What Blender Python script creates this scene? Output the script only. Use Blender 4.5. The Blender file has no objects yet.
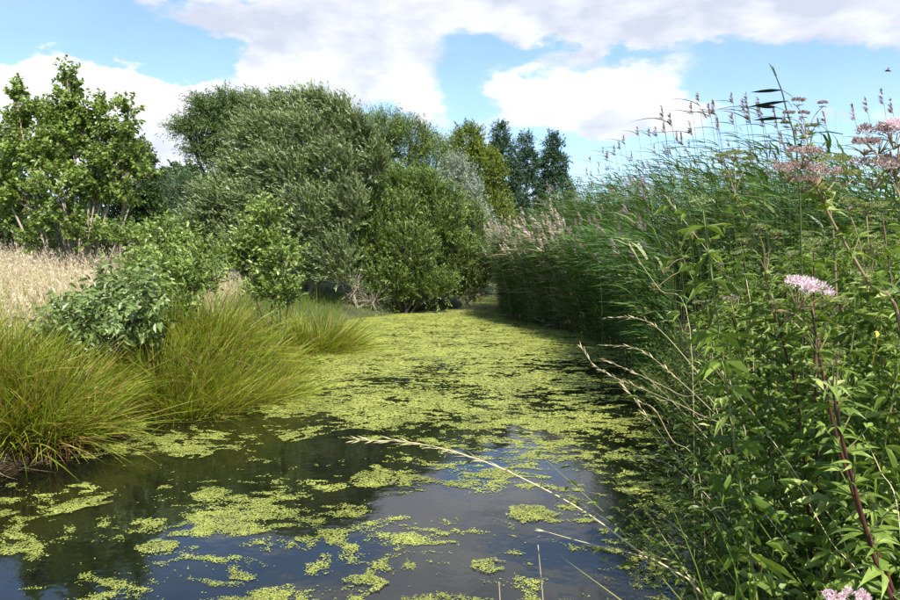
import bpy, math, random
import numpy as np
from mathutils import Vector, Matrix

random.seed(7)
R = np.random.default_rng(11)
scene = bpy.context.scene
COL = scene.collection

# ------------------------------------------------------------------ camera
EYE = 2.05
F = 700.0                      # focal length in pixels of the 900 px wide photograph
PITCH = math.atan(36.0 / F)    # horizon at y = 264
cam_d = bpy.data.cameras.new('camera'); cam = bpy.data.objects.new('camera', cam_d); COL.objects.link(cam)
cam.location = (0, 0, EYE); cam.rotation_euler = (math.pi / 2 - PITCH, 0, 0)
cam_d.sensor_width = 36; cam_d.lens = F / 900 * 36; cam_d.clip_end = 3000; cam_d.clip_start = 0.05
scene.camera = cam
scene.render.resolution_x, scene.render.resolution_y = 1024, 683

# ------------------------------------------------------------------ world, sun, exposure
SUN_EL, SUN_AZ = math.radians(53), math.radians(156)      # azimuth clockwise from +Y
world = bpy.data.worlds.new('World'); scene.world = world; world.use_nodes = True
wt = world.node_tree; wt.nodes.clear()


def build_sky():
    N, L = wt.nodes, wt.links

    def math_(op, a, b=None, c=None, clamp=False):
        n = N.new('ShaderNodeMath'); n.operation = op; n.use_clamp = clamp
        for i, v in enumerate((a, b, c)):
            if v is None: continue
            if isinstance(v, (int, float)): n.inputs[i].default_value = v
            else: L.new(v, n.inputs[i])
        return n.outputs[0]
    out = N.new('ShaderNodeOutputWorld'); bg = N.new('ShaderNodeBackground')
    sky = N.new('ShaderNodeTexSky'); sky.sky_type = 'NISHITA'; sky.sun_disc = False
    sky.sun_elevation = SUN_EL; sky.sun_rotation = SUN_AZ
    sky.air_density = 1.0; sky.dust_density = 0.3; sky.ozone_density = 5.0
    tc = N.new('ShaderNodeTexCoord'); sep = N.new('ShaderNodeSeparateXYZ'); L.new(tc.outputs['Generated'], sep.inputs[0])
    x, y, z = sep.outputs
    az = math_('ARCTAN2', x, y); el = math_('ARCSINE', z)
    mp = N.new('ShaderNodeMapping'); mp.inputs['Scale'].default_value = (1, 1, 2.1); L.new(tc.outputs['Generated'], mp.inputs[0])

    def noise(scale, det, rough, off=0.0):
        n = N.new('ShaderNodeTexNoise'); n.inputs['Scale'].default_value = scale; n.inputs['Detail'].default_value = det
        n.inputs['Roughness'].default_value = rough
        m = N.new('ShaderNodeVectorMath'); m.operation = 'ADD'; m.inputs[1].default_value = (off, off * .7, off * .3)
        L.new(mp.outputs[0], m.inputs[0]); L.new(m.outputs[0], n.inputs['Vector'])
        return n
    big = noise(3.6, 7, .56, 3.1).outputs[0]
    puff = noise(13, 6, .58, 1.7).outputs[0]
    azd = math_('ADD', az, math_('MULTIPLY', math_('SUBTRACT', puff, .5), .13))
    eld = math_('ADD', el, math_('MULTIPLY', math_('SUBTRACT', noise(11, 5, .6, 8.2).outputs[0], .5), .11))
    cv = N.new('ShaderNodeCombineXYZ'); L.new(azd, cv.inputs[0]); L.new(eld, cv.inputs[1])

    def blob(px, py, rx, ry):
        a = math.atan((px - 450) / F); e = math.atan((264 - py) / F * math.cos(a))
        s = N.new('ShaderNodeVectorMath'); s.operation = 'SUBTRACT'; L.new(cv.outputs[0], s.inputs[0]); s.inputs[1].default_value = (a, e, 0)
        m = N.new('ShaderNodeVectorMath'); m.operation = 'MULTIPLY'; L.new(s.outputs[0], m.inputs[0]); m.inputs[1].default_value = (F / rx, F / ry, 0)
        d = N.new('ShaderNodeVectorMath'); d.operation = 'DOT_PRODUCT'; L.new(m.outputs[0], d.inputs[0]); L.new(m.outputs[0], d.inputs[1])
        return math_('EXPONENT', math_('MULTIPLY', d.outputs['Value'], -1.0))

    def total(lst):
        t = None
        for px, py, rx, ry, amp in lst:
            v = math_('MULTIPLY', blob(px, py, rx, ry), amp)
            t = v if t is None else math_('ADD', t, v)
        return t
    cumulus = total([(80, 92, 70, 46, 1.1), (30, 120, 60, 40, .6), (130, 85, 40, 30, .5), (55, 150, 120, 36, .6), (185, 120, 60, 45, .6), (545, 108, 75, 24, .8), (640, 112, 55, 20, .7),
                     (425, 118, 30, 30, .5), (850, 112, 70, 18, .5), (700, 118, 60, 24, .6), (45, 8, 40, 14, .4), (330, 80, 90, 40, .5), (440, -78, 190, 45, .55)])  # last entry: unseen cloud above the frame, added to brighten the water's reflection
    sheet = total([(190, 15, 120, 30, .45), (330, 45, 140, 45, .5), (520, 15, 170, 35, .5), (720, 22, 190, 34, .45), (880, 30, 90, 34, .3),
                   (640, 75, 80, 20, .3), (420, 70, 60, 25, .3), (460, -70, 260, 60, .3)])
    gaps = total([(60, 28, 100, 26, .8), (170, 60, 80, 20, .8), (455, 88, 30, 34, .6), (760, 88, 110, 22, .7), (620, 60, 90, 10, .35), (300, 100, 40, 10, .2), (600, 158, 120, 22, .5), (500, 62, 40, 12, .2), (830, 92, 60, 14, .3), (300, -45, 130, 26, .6), (570, -30, 80, 22, .6), (100, -70, 120, 40, .5)])
    dens = math_('SUBTRACT', math_('ADD', math_('ADD', math_('MULTIPLY', math_('SUBTRACT', big, .5), 2.4), cumulus), sheet), gaps)
    dens = math_('ADD', dens, math_('MULTIPLY', math_('SUBTRACT', puff, .5), .9))
    mr = N.new('ShaderNodeMapRange'); mr.interpolation_type = 'SMOOTHSTEP'; L.new(dens, mr.inputs['Value'])
    mr.inputs['From Min'].default_value = .10; mr.inputs['From Max'].default_value = .46; mr.inputs['To Min'].default_value = .10
    alpha = mr.outputs[0]
    grey = N.new('ShaderNodeMapRange'); L.new(math_('ADD', math_('SUBTRACT', noise(7, 5, .55, 5.5).outputs[0], math_('MULTIPLY', cumulus, .10)), math_('MULTIPLY', sheet, .12)), grey.inputs['Value'])
    grey.inputs['From Min'].default_value = .38; grey.inputs['From Max'].default_value = .62
    cc = N.new('ShaderNodeMix'); cc.data_type = 'RGBA'; L.new(grey.outputs[0], cc.inputs['Factor'])
    cc.inputs['A'].default_value = (4.5, 4.5, 4.6, 1); cc.inputs['B'].default_value = (2.75, 2.92, 3.4, 1)
    mx = N.new('ShaderNodeMix'); mx.data_type = 'RGBA'; L.new(math_('MULTIPLY', alpha, .94), mx.inputs['Factor'])
    L.new(sky.outputs[0], mx.inputs['A']); L.new(cc.outputs['Result'], mx.inputs['B'])
    L.new(mx.outputs['Result'], bg.inputs['Color']); bg.inputs['Strength'].default_value = .125
    L.new(bg.outputs[0], out.inputs[0])


build_sky()
sun_d = bpy.data.lights.new('sun', 'SUN'); sun_d.energy = 5.0; sun_d.angle = math.radians(.5); sun_d.color = (1, .955, .88)
sun = bpy.data.objects.new('sun', sun_d); COL.objects.link(sun)
SUNV = Vector((math.sin(SUN_AZ) * math.cos(SUN_EL), math.cos(SUN_AZ) * math.cos(SUN_EL), math.sin(SUN_EL)))
sun.rotation_euler = (-SUNV).to_track_quat('-Z', 'Y').to_euler(); sun.location = SUNV * 40
vs = scene.view_settings
vs.view_transform = 'Standard'; vs.look = 'None'; vs.gamma = 1; vs.use_curve_mapping = False; vs.exposure = 1.08
scene.cycles.max_bounces = 6; scene.cycles.transparent_max_bounces = 4

# ------------------------------------------------------------------ pixel helpers
CP, SP = math.cos(PITCH), math.sin(PITCH)


def P(px, py, d):
    """point at distance d (along +Y) seen at photograph pixel px, py"""
    u, v = (px - 450) / F, (300 - py) / F
    dy, dz = CP + SP * v, -SP + CP * v
    return np.array([u / dy * d, d, EYE + dz / dy * d])


def G(px, py, z=0.0):
    u, v = (px - 450) / F, (300 - py) / F
    dy, dz = CP + SP * v, -SP + CP * v
    t = (z - EYE) / dz
    return np.array([u * t, dy * t, z])


def nrm(a): return a / np.maximum(np.linalg.norm(a, axis=-1, keepdims=True), 1e-9)


def rdir(n): return nrm(R.normal(size=(n, 3)))


def _h(ix, iy, s):
    v = (ix * 374761393 + iy * 668265263 + s * 1442695041) & 0x7fffffff
    v = ((v ^ (v >> 13)) * 1274126177) & 0x7fffffff
    return ((v ^ (v >> 16)) & 0xffff) / 65535.0


def vnoise(x, y, s=0):
    ix, iy = np.floor(x).astype(np.int64), np.floor(y).astype(np.int64); fx, fy = x - ix, y - iy
    fx = fx * fx * (3 - 2 * fx); fy = fy * fy * (3 - 2 * fy)
    return (_h(ix, iy, s) * (1 - fx) + _h(ix + 1, iy, s) * fx) * (1 - fy) + (_h(ix, iy + 1, s) * (1 - fx) + _h(ix + 1, iy + 1, s) * fx) * fy


def fbm(x, y, o=4, s=0, g=.5):
    t, a, w = 0, 1, 0
    for i in range(o):
        t = t + a * vnoise(x * 2 ** i + 17.3 * i, y * 2 ** i - 9.1 * i, s + i); w += a; a *= g
    return t / w


# ------------------------------------------------------------------ pond outline and terrain
EDGE_PX = [(-60, 492), (0, 466), (60, 448), (120, 420), (200, 404), (262, 385), (285, 352), (322, 338), (345, 320), (400, 313), (455, 309), (468, 301),
           (484, 295), (503, 294), (509, 304), (516, 319), (580, 333), (640, 353), (676, 395), (708, 460), (735, 540), (748, 610)]
POND = [G(a, b)[:2] for a, b in EDGE_PX] + [np.array(p) for p in ((1.2, 3.2), (-1.5, 2.8), (-5, 2.6), (-11, 1.5), (-12, 4.2))]
POND = np.array(POND)


def pond_sd(x, y):
    x, y = np.asarray(x, float), np.asarray(y, float)
    d = np.full(x.shape, 1e9); ins = np.zeros(x.shape, bool)
    n = len(POND)
    for i in range(n):
        a, b = POND[i], POND[(i + 1) % n]
        e = b - a; t = np.clip(((x - a[0]) * e[0] + (y - a[1]) * e[1]) / (e @ e), 0, 1)
        d = np.minimum(d, np.hypot(x - a[0] - t * e[0], y - a[1] - t * e[1]))
        c = ((a[1] > y) != (b[1] > y)) & (x < (b[0] - a[0]) * (y - a[1]) / (b[1] - a[1] + 1e-12) + a[0])
        ins ^= c
    return np.where(ins, -d, d)


def gh(x, y):
    x, y = np.asarray(x, float), np.asarray(y, float)
    sd = pond_sd(x, y); d = np.maximum(sd, 0)
    left = .28 * (1 - np.exp(-d / .3)) + 1.5 * (1 - np.exp(-d / 5.))
    right = .25 * (1 - np.exp(-d / .2)) + .75 * (1 - np.exp(-d / 1.8))
    w = 1 / (1 + np.exp(-(x + .8 - .06 * y) / .8))
    h = left * (1 - w) + right * w
    h = h + np.minimum(d, 1) * .12 * (fbm(x * .8, y * .8, 3, 5) - .5)
    return np.where(sd > 0, h, -.7 * (1 - np.exp(sd / .6)))


def ghs(x, y): return float(gh(np.array([x]), np.array([y]))[0])


# ------------------------------------------------------------------ mesh and object helpers
class MB:
    def __init__(s): s.v, s.f, s.n = [], [], 0

    def add(s, V, Fa, rnd=None, t=None, mat=0):
        V = np.asarray(V, np.float32).reshape(-1, 3); Fa = np.asarray(Fa, np.int64)
        m = len(Fa)
        rnd = R.random(m) if rnd is None else np.broadcast_to(rnd, (m,))
        t = np.zeros(m) if t is None else np.broadcast_to(t, (m,))
        s.v.append(V); s.f.append((Fa + s.n, rnd.astype(np.float32), t.astype(np.float32), mat)); s.n += len(V)

    def mesh(s, name, mats, smooth=False):
        me = bpy.data.meshes.new(name)
        V = np.concatenate(s.v); nf = sum(len(f[0]) for f in s.f)
        tot = np.concatenate([np.full(len(f[0]), f[0].shape[1]) for f in s.f]); idx = np.concatenate([f[0].ravel() for f in s.f])
        me.vertices.add(len(V)); me.vertices.foreach_set('co', V.ravel())
        me.loops.add(len(idx)); me.loops.foreach_set('vertex_index', idx.astype(np.int32))
        me.polygons.add(nf); st = np.concatenate([[0], np.cumsum(tot)[:-1]])
        me.polygons.foreach_set('loop_start', st.astype(np.int32))
        me.polygons.foreach_set('material_index', np.concatenate([np.full(len(f[0]), f[3]) for f in s.f]).astype(np.int32))
        me.polygons.foreach_set('use_smooth', np.full(nf, smooth))
        me.update(calc_edges=True)
        for k, nm in ((1, 'rnd'), (2, 't')):
            a = me.attributes.new(nm, 'FLOAT', 'FACE'); a.data.foreach_set('value', np.concatenate([f[k] for f in s.f]))
        for m in (mats if isinstance(mats, (list, tuple)) else [mats]): me.materials.append(m)
        return me

    def obj(s, name, mats, parent=None, smooth=False, kind=None):
        o = bpy.data.objects.new(name, s.mesh(name, mats, smooth)); COL.objects.link(o)
        if parent is not None: o.parent = parent
        if kind: o['kind'] = kind
        return o


def tag(o, label, cat, group=None):
    o['label'] = label; o['category'] = cat
    if group: o['group'] = group
    return o


def thing(name, label, cat, loc=(0, 0, 0), group=None):
    o = bpy.data.objects.new(name, None); COL.objects.link(o); o.location = loc; o.empty_display_size = .1
    return tag(o, label, cat, group)


def copy_tree(o, parent=None):
    c = o.copy(); COL.objects.link(c); c.parent = parent
    for ch in o.children: copy_tree(ch, c)
    return c


def leaves(mb, pos, d, side, L, W, rnd, fold=.15, kind='diamond', droop=.0, mat=0, t=None):
    """flat-foliage leaves: diamond = one folded quad, broad = two quads along the midrib"""
    n = len(pos); nn = nrm(np.cross(side, d)); L = L[:, None]; W = W[:, None]
    g = np.array([0, 0, -1.]) * droop
    if kind == 'diamond':
        V = np.stack([pos, pos + d * L * .45 + side * W * .5 + nn * W * fold, pos + (d + g) * L, pos + d * L * .45 - side * W * .5 + nn * W * fold], 1)
        Fa = np.arange(n)[:, None] * 4 + np.array([0, 1, 2, 3])
        mb.add(V, Fa, rnd, t, mat)
    else:
        def q(a, b): return pos + (d + g * a * a) * L * a + side * W * b + nn * W * fold * abs(b) * 2
        V = np.stack([pos, q(.28, .42), q(.66, .40), pos + (d + g) * L, q(.66, -.40), q(.28, -.42)], 1)
        b = np.arange(n)[:, None] * 6
        mb.add(V, np.concatenate([b + [0, 1, 2, 3], b + [0, 3, 4, 5]]), np.tile(rnd, 2), None if t is None else np.tile(t, 2), mat)


def strips(mb, pos, d, side, L, W, rnd, bend, segs=4, mat=0, prof=None, t0=0, t1=1):
    """grass blades / reed leaves: tapered ribbons that bend along `bend` (n,3)"""
    n = len(pos); prof = prof or [1 - .75 * (i / segs) ** 2 for i in range(segs)]
    L = L[:, None]; W = W[:, None]; vs_ = []
    for i in range(segs):
        t = i / segs; c = pos + (d * t + bend * t * t) * L
        vs_ += [c - side * W * prof[i] * .5, c + side * W * prof[i] * .5]
    vs_.append(pos + (d + bend) * L)
    k = 2 * segs + 1; V = np.stack(vs_, 1); b = np.arange(n)[:, None] * k
    mb.n0 = mb.n
    q = [b + [2 * i, 2 * i + 1, 2 * i + 3, 2 * i + 2] for i in range(segs - 1)]
    base = mb.n
    tv = lambda i: np.full(n, t0 + (t1 - t0) * (i + .5) / segs)
    mb.add(V, np.concatenate(q), np.tile(rnd, segs - 1), np.concatenate([tv(i) for i in range(segs - 1)]), mat)
    m = mb.n; mb.n = base
    mb.add(np.zeros((0, 3)), b + [2 * segs - 2, 2 * segs - 1, 2 * segs], rnd, tv(segs - 1), mat)
    mb.n = m


def tube(mb, pts, rad, sides=6, rnd=.5, mat=0, t=0.):
    pts = np.asarray(pts, float); k = len(pts); rad = np.broadcast_to(rad, (k,))
    tg = nrm(np.gradient(pts, axis=0)); ref = np.array([1., .13, .07]) if abs(tg[0, 0]) < .8 else np.array([.1, 1., .1])
    u = nrm(np.cross(tg, ref)); w = np.cross(tg, u)
    an = np.arange(sides) / sides * 2 * np.pi
    V = pts[:, None] + rad[:, None, None] * (u[:, None] * np.cos(an)[None, :, None] + w[:, None] * np.sin(an)[None, :, None])
    i = np.arange(k - 1)[:, None] * sides; j = np.arange(sides)[None]
    j2 = (j + 1) % sides
    Fa = np.stack([i + j, i + j2, i + sides + j2, i + sides + j], -1).reshape(-1, 4)
    mb.add(V, Fa, rnd, t, mat)
    b = mb.n - k * sides
    m = mb.n; mb.n = b
    mb.add(np.zeros((0, 3)), np.array([np.arange(sides) + (k - 1) * sides]), rnd, t, mat); mb.n = m


def curve(pts, n=10):
    """smooth Catmull-Rom path through points"""
    p = np.asarray(pts, float); p = np.vstack([2 * p[0] - p[1], p, 2 * p[-1] - p[-2]]); out = []
    for i in range(1, len(p) - 2):
        m = max(2, n // (len(p) - 3))
        for t in np.arange(m) / m:
            out.append(.5 * ((2 * p[i]) + (-p[i - 1] + p[i + 1]) * t + (2 * p[i - 1] - 5 * p[i] + 4 * p[i + 1] - p[i + 2]) * t * t + (-p[i - 1] + 3 * p[i] - 3 * p[i + 1] + p[i + 2]) * t ** 3))
    out.append(p[-2]); return np.array(out)


# ------------------------------------------------------------------ materials
def new_mat(name):
    m = bpy.data.materials.new(name); m.use_nodes = True; nt = m.node_tree; nt.nodes.clear()
    return m, nt, nt.nodes, nt.links


def ramp(N, L, fac, cols):
    r = N.new('ShaderNodeValToRGB'); e = r.color_ramp.elements
    while len(e) < len(cols): e.new(.5)
    for i, (p, c) in enumerate(cols): e[i].position = p; e[i].color = (*c, 1)
    L.new(fac, r.inputs[0]); return r.outputs[0]


def leaf_mat(name, cols, tip=None, trans=.3, rough=.5, spec=.3, var=.35, vscale=1.2):
    """cols: ramp over the leaf's own random value; tip: second ramp for the far end of a blade"""
    m, nt, N, L = new_mat(name)
    a = N.new('ShaderNodeAttribute'); a.attribute_name = 'rnd'
    c = ramp(N, L, a.outputs['Fac'], cols)
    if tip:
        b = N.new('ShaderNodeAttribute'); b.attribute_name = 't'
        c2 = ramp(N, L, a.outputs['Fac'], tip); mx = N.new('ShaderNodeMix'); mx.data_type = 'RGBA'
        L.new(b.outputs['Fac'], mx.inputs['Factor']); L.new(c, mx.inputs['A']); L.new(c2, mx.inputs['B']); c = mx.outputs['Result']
    tc = N.new('ShaderNodeTexCoord'); nz = N.new('ShaderNodeTexNoise'); nz.inputs['Scale'].default_value = vscale; nz.inputs['Detail'].default_value = 2
    L.new(tc.outputs['Object'], nz.inputs['Vector'])
    mr = N.new('ShaderNodeMapRange'); mr.inputs['From Min'].default_value = .3; mr.inputs['From Max'].default_value = .7
    mr.inputs['To Min'].default_value = 1 - var; mr.inputs['To Max'].default_value = 1 + var; L.new(nz.outputs[0], mr.inputs[0])
    hsv = N.new('ShaderNodeHueSaturation'); L.new(c, hsv.inputs['Color']); L.new(mr.outputs[0], hsv.inputs['Value'])
    p = N.new('ShaderNodeBsdfPrincipled'); L.new(hsv.outputs[0], p.inputs['Base Color']); p.inputs['Roughness'].default_value = rough
    p.inputs['Specular IOR Level'].default_value = spec
    tr = N.new('ShaderNodeBsdfTranslucent'); h2 = N.new('ShaderNodeHueSaturation'); h2.inputs['Hue'].default_value = .485; h2.inputs['Saturation'].default_value = 1.1
    h2.inputs['Value'].default_value = 1.35; L.new(hsv.outputs[0], h2.inputs['Color']); L.new(h2.outputs[0], tr.inputs['Color'])
    ms = N.new('ShaderNodeMixShader'); ms.inputs[0].default_value = trans; L.new(p.outputs[0], ms.inputs[1]); L.new(tr.outputs[0], ms.inputs[2])
    o = N.new('ShaderNodeOutputMaterial'); L.new(ms.outputs[0], o.inputs[0])
    return m


def bark_mat(name, c1, c2, scale=9, rough=.85):
    m, nt, N, L = new_mat(name)
    tc = N.new('ShaderNodeTexCoord'); mp = N.new('ShaderNodeMapping'); mp.inputs['Scale'].default_value = (1, 1, .3); L.new(tc.outputs['Object'], mp.inputs[0])
    nz = N.new('ShaderNodeTexNoise'); nz.inputs['Scale'].default_value = scale; nz.inputs['Detail'].default_value = 5; L.new(mp.outputs[0], nz.inputs['Vector'])
    c = ramp(N, L, nz.outputs[0], [(.3, c1), (.7, c2)])
    p = N.new('ShaderNodeBsdfPrincipled'); L.new(c, p.inputs['Base Color']); p.inputs['Roughness'].default_value = rough; p.inputs['Specular IOR Level'].default_value = .25
    bp = N.new('ShaderNodeBump'); bp.inputs['Strength'].default_value = .5; bp.inputs['Distance'].default_value = .01; L.new(nz.outputs[0], bp.inputs['Height']); L.new(bp.outputs[0], p.inputs['Normal'])
    o = N.new('ShaderNodeOutputMaterial'); L.new(p.outputs[0], o.inputs[0]); return m


M = {}
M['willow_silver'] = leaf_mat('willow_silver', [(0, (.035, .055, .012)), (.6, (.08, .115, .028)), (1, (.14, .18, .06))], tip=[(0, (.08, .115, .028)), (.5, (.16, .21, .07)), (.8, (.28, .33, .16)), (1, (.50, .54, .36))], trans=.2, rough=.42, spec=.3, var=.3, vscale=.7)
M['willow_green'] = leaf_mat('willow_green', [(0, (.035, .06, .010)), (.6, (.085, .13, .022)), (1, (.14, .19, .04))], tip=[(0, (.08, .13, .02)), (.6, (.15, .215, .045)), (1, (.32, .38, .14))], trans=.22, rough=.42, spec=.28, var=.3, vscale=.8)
M['willow_loose'] = leaf_mat('willow_loose', [(0, (.05, .085, .018)), (.6, (.09, .14, .035)), (1, (.19, .24, .09))], var=.25, vscale=.8)
M['willow_pale'] = leaf_mat('willow_pale', [(0, (.12, .16, .09)), (.5, (.24, .28, .19)), (1, (.42, .45, .37))], var=.2)
M['poplar'] = leaf_mat('poplar', [(0, (.06, .09, .010)), (.5, (.12, .16, .018)), (1, (.19, .24, .04))], trans=.25, var=.3, vscale=.6)
M['conifer'] = leaf_mat('conifer', [(0, (.02, .05, .022)), (.6, (.04, .085, .035)), (1, (.08, .13, .06))], trans=.15, var=.3)
M['dark_tree'] = leaf_mat('dark_tree', [(0, (.022, .045, .01)), (.6, (.045, .08, .018)), (1, (.08, .12, .03))], var=.3)
M['blue_bush'] = leaf_mat('blue_bush', [(0, (.04, .08, .03)), (.6, (.08, .13, .055)), (1, (.14, .19, .09))], var=.3)
M['young_tree'] = leaf_mat('young_tree', [(0, (.06, .10, .015)), (.45, (.14, .20, .035)), (.8, (.24, .31, .08)), (1, (.38, .43, .17))], trans=.32, rough=.42, spec=.3, var=.25)
M['sallow'] = leaf_mat('sallow', [(0, (.055, .095, .015)), (.5, (.14, .20, .035)), (.85, (.26, .33, .09)), (1, (.44, .48, .23))], trans=.27, rough=.4, spec=.35, var=.3, vscale=2.5)
M['bramble'] = leaf_mat('bramble', [(0, (.05, .085, .018)), (.5, (.13, .185, .045)), (.85, (.23, .29, .11)), (1, (.44, .47, .27))], trans=.22, rough=.4, spec=.35, var=.3, vscale=3)
M['tussock'] = leaf_mat('tussock', [(0, (.13, .05, .018)), (.28, (.10, .06, .014)), (.4, (.06, .075, .010)), (1, (.09, .12, .014))], tip=[(0, (.26, .14, .05)), (.26, (.34, .24, .07)), (.38, (.17, .23, .018)), (.8, (.28, .35, .03)), (1, (.52, .50, .18))], trans=.25, rough=.4, spec=.28, var=.38, vscale=2.2)
M['meadow'] = leaf_mat('meadow', [(0, (.13, .17, .03)), (.6, (.22, .24, .05)), (1, (.36, .33, .12))], tip=[(0, (.40, .36, .13)), (.4, (.60, .50, .28)), (1, (.74, .63, .42))], trans=.3, rough=.6, var=.15)
M['bank_grass'] = leaf_mat('bank_grass', [(0, (.06, .10, .012)), (1, (.10, .15, .02))], tip=[(0, (.12, .20, .02)), (.6, (.17, .25, .03)), (1, (.28, .30, .07))], trans=.35, var=.25)
M['reed_leaf'] = leaf_mat('reed_leaf', [(0, (.03, .07, .012)), (.6, (.055, .12, .02)), (.9, (.11, .18, .04)), (1, (.24, .25, .10))], trans=.25, rough=.36, spec=.28, var=.25)
M['reed_dry'] = leaf_mat('reed_dry', [(0, (.035, .065, .013)), (.55, (.08, .105, .03)), (.78, (.20, .17, .09)), (1, (.36, .30, .19))], trans=.25, var=.2)
M['reed_leaf_shaded'] = leaf_mat('reed_leaf_shaded', [(0, (.02, .035, .014)), (1, (.035, .05, .02))], trans=.05, rough=.6, spec=.15)  # unlit look against the sky, painted in as a darker leaf colour
M['reed_straw'] = leaf_mat('reed_straw', [(0, (.07, .10, .03)), (.35, (.16, .15, .07)), (.7, (.28, .24, .14)), (1, (.44, .38, .26))], trans=.25, var=.25)
M['reed_stem'] = leaf_mat('reed_stem', [(0, (.04, .06, .015)), (.7, (.08, .10, .03)), (1, (.20, .18, .08))], trans=.15, var=.2)
M['panicle'] = leaf_mat('panicle', [(0, (.20, .14, .13)), (1, (.40, .31, .29))], trans=.4, var=.2)
M['panicle_pale'] = leaf_mat('panicle_pale', [(0, (.38, .29, .18)), (.6, (.58, .46, .31)), (1, (.70, .60, .44))], trans=.3, var=.2)
M['panicle_grey'] = leaf_mat('panicle_grey', [(0, (.28, .22, .16)), (1, (.52, .44, .34))], trans=.3, var=.25)
M['agrimony'] = leaf_mat('agrimony', [(0, (.05, .09, .014)), (.45, (.12, .185, .028)), (.8, (.20, .275, .055)), (1, (.36, .40, .14))], trans=.3, rough=.42, spec=.3, var=.25, vscale=4)
M['undergrowth'] = leaf_mat('undergrowth', [(0, (.03, .06, .010)), (.6, (.08, .125, .02)), (.9, (.14, .19, .04)), (1, (.30, .33, .12))], trans=.25, rough=.42, spec=.28, var=.3, vscale=3)
M['stem_green'] = bark_mat('stem_green', (.10, .14, .03), (.18, .17, .06), 30, .5)
M['stem_red'] = bark_mat('stem_red', (.045, .016, .012), (.10, .035, .025), 40, .5)
M['stem_tan'] = bark_mat('stem_tan', (.17, .13, .06), (.30, .21, .12), 40, .5)
M['straw'] = leaf_mat('straw', [(0, (.46, .37, .18)), (1, (.64, .55, .32))], trans=.15, rough=.45, var=.1)
M['pink'] = leaf_mat('pink', [(0, (.55, .34, .38)), (.5, (.72, .55, .57)), (1, (.86, .78, .76))], trans=.25, var=.1)
M['dusky'] = leaf_mat('dusky', [(0, (.18, .12, .10)), (.5, (.36, .26, .23)), (1, (.62, .52, .47))], trans=.25, var=.15)
M['bud'] = leaf_mat('bud', [(0, (.15, .19, .05)), (.6, (.24, .27, .09)), (1, (.40, .39, .20))], trans=.25, var=.1)
M['yellow'] = leaf_mat('yellow', [(0, (.50, .46, .04)), (1, (.62, .58, .08))], trans=.3, var=.1)
M['duckweed'] = leaf_mat('duckweed', [(0, (.16, .175, .04)), (.3, (.225, .255, .05)), (.8, (.285, .32, .062)), (1, (.36, .375, .12))], trans=.05, rough=.5, spec=.2, var=.28, vscale=1.3)
M['litter'] = leaf_mat('litter', [(0, (.045, .03, .015)), (.6, (.12, .085, .04)), (1, (.28, .22, .12))], trans=.1, rough=.6, var=.2)
M['bark_grey'] = bark_mat('bark_grey', (.06, .05, .035), (.17, .14, .10))
M['bark_pale'] = bark_mat('bark_pale', (.16, .13, .09), (.34, .29, .22))
M['bark_dark'] = bark_mat('bark_dark', (.03, .025, .018), (.08, .065, .045))
M['insect'] = bark_mat('insect', (.015, .012, .01), (.05, .04, .03), 60, .4)


def ground_mat():
    m, nt, N, L = new_mat('soil_and_turf')
    tc = N.new('ShaderNodeTexCoord'); a = N.new('ShaderNodeTexNoise'); a.inputs['Scale'].default_value = .7; a.inputs['Detail'].default_value = 8
    L.new(tc.outputs['Object'], a.inputs['Vector'])
    b = N.new('ShaderNodeTexNoise'); b.inputs['Scale'].default_value = 14; b.inputs['Detail'].default_value = 6; L.new(tc.outputs['Object'], b.inputs['Vector'])
    c = ramp(N, L, a.outputs[0], [(.3, (.035, .035, .014)), (.5, (.06, .075, .02)), (.7, (.10, .11, .03))])
    p = N.new('ShaderNodeBsdfPrincipled'); p.inputs['Roughness'].default_value = .9; L.new(c, p.inputs['Base Color'])
    bp = N.new('ShaderNodeBump'); bp.inputs['Strength'].default_value = .7; bp.inputs['Distance'].default_value = .05; L.new(b.outputs[0], bp.inputs['Height']); L.new(bp.outputs[0], p.inputs['Normal'])
    o = N.new('ShaderNodeOutputMaterial'); L.new(p.outputs[0], o.inputs[0]); return m


def water_mat():
    m, nt, N, L = new_mat('pond_water')
    tc = N.new('ShaderNodeTexCoord')
    n1 = N.new('ShaderNodeTexNoise'); n1.inputs['Scale'].default_value = 2.2; n1.inputs['Detail'].default_value = 3
    n2 = N.new('ShaderNodeTexNoise'); n2.inputs['Scale'].default_value = 16; n2.inputs['Detail'].default_value = 3
    n3 = N.new('ShaderNodeTexNoise'); n3.inputs['Scale'].default_value = 1.3; n3.inputs['Detail'].default_value = 6
    for n in (n1, n2, n3): L.new(tc.outputs['Object'], n.inputs['Vector'])
    ad = N.new('ShaderNodeMath'); ad.operation = 'MULTIPLY_ADD'; L.new(n2.outputs[0], ad.inputs[0]); ad.inputs[1].default_value = .12; L.new(n1.outputs[0], ad.inputs[2])
    bp = N.new('ShaderNodeBump'); bp.inputs['Strength'].default_value = .08; bp.inputs['Distance'].default_value = .06; L.new(ad.outputs[0], bp.inputs['Height'])
    c = ramp(N, L, n3.outputs[0], [(.35, (.003, .004, .003)), (.7, (.008, .009, .004))])
    p = N.new('ShaderNodeBsdfPrincipled'); L.new(c, p.inputs['Base Color']); p.inputs['Roughness'].default_value = .035; p.inputs['IOR'].default_value = 1.5
    L.new(bp.outputs[0], p.inputs['Normal'])
    o = N.new('ShaderNodeOutputMaterial'); L.new(p.outputs[0], o.inputs[0]); return m


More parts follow.
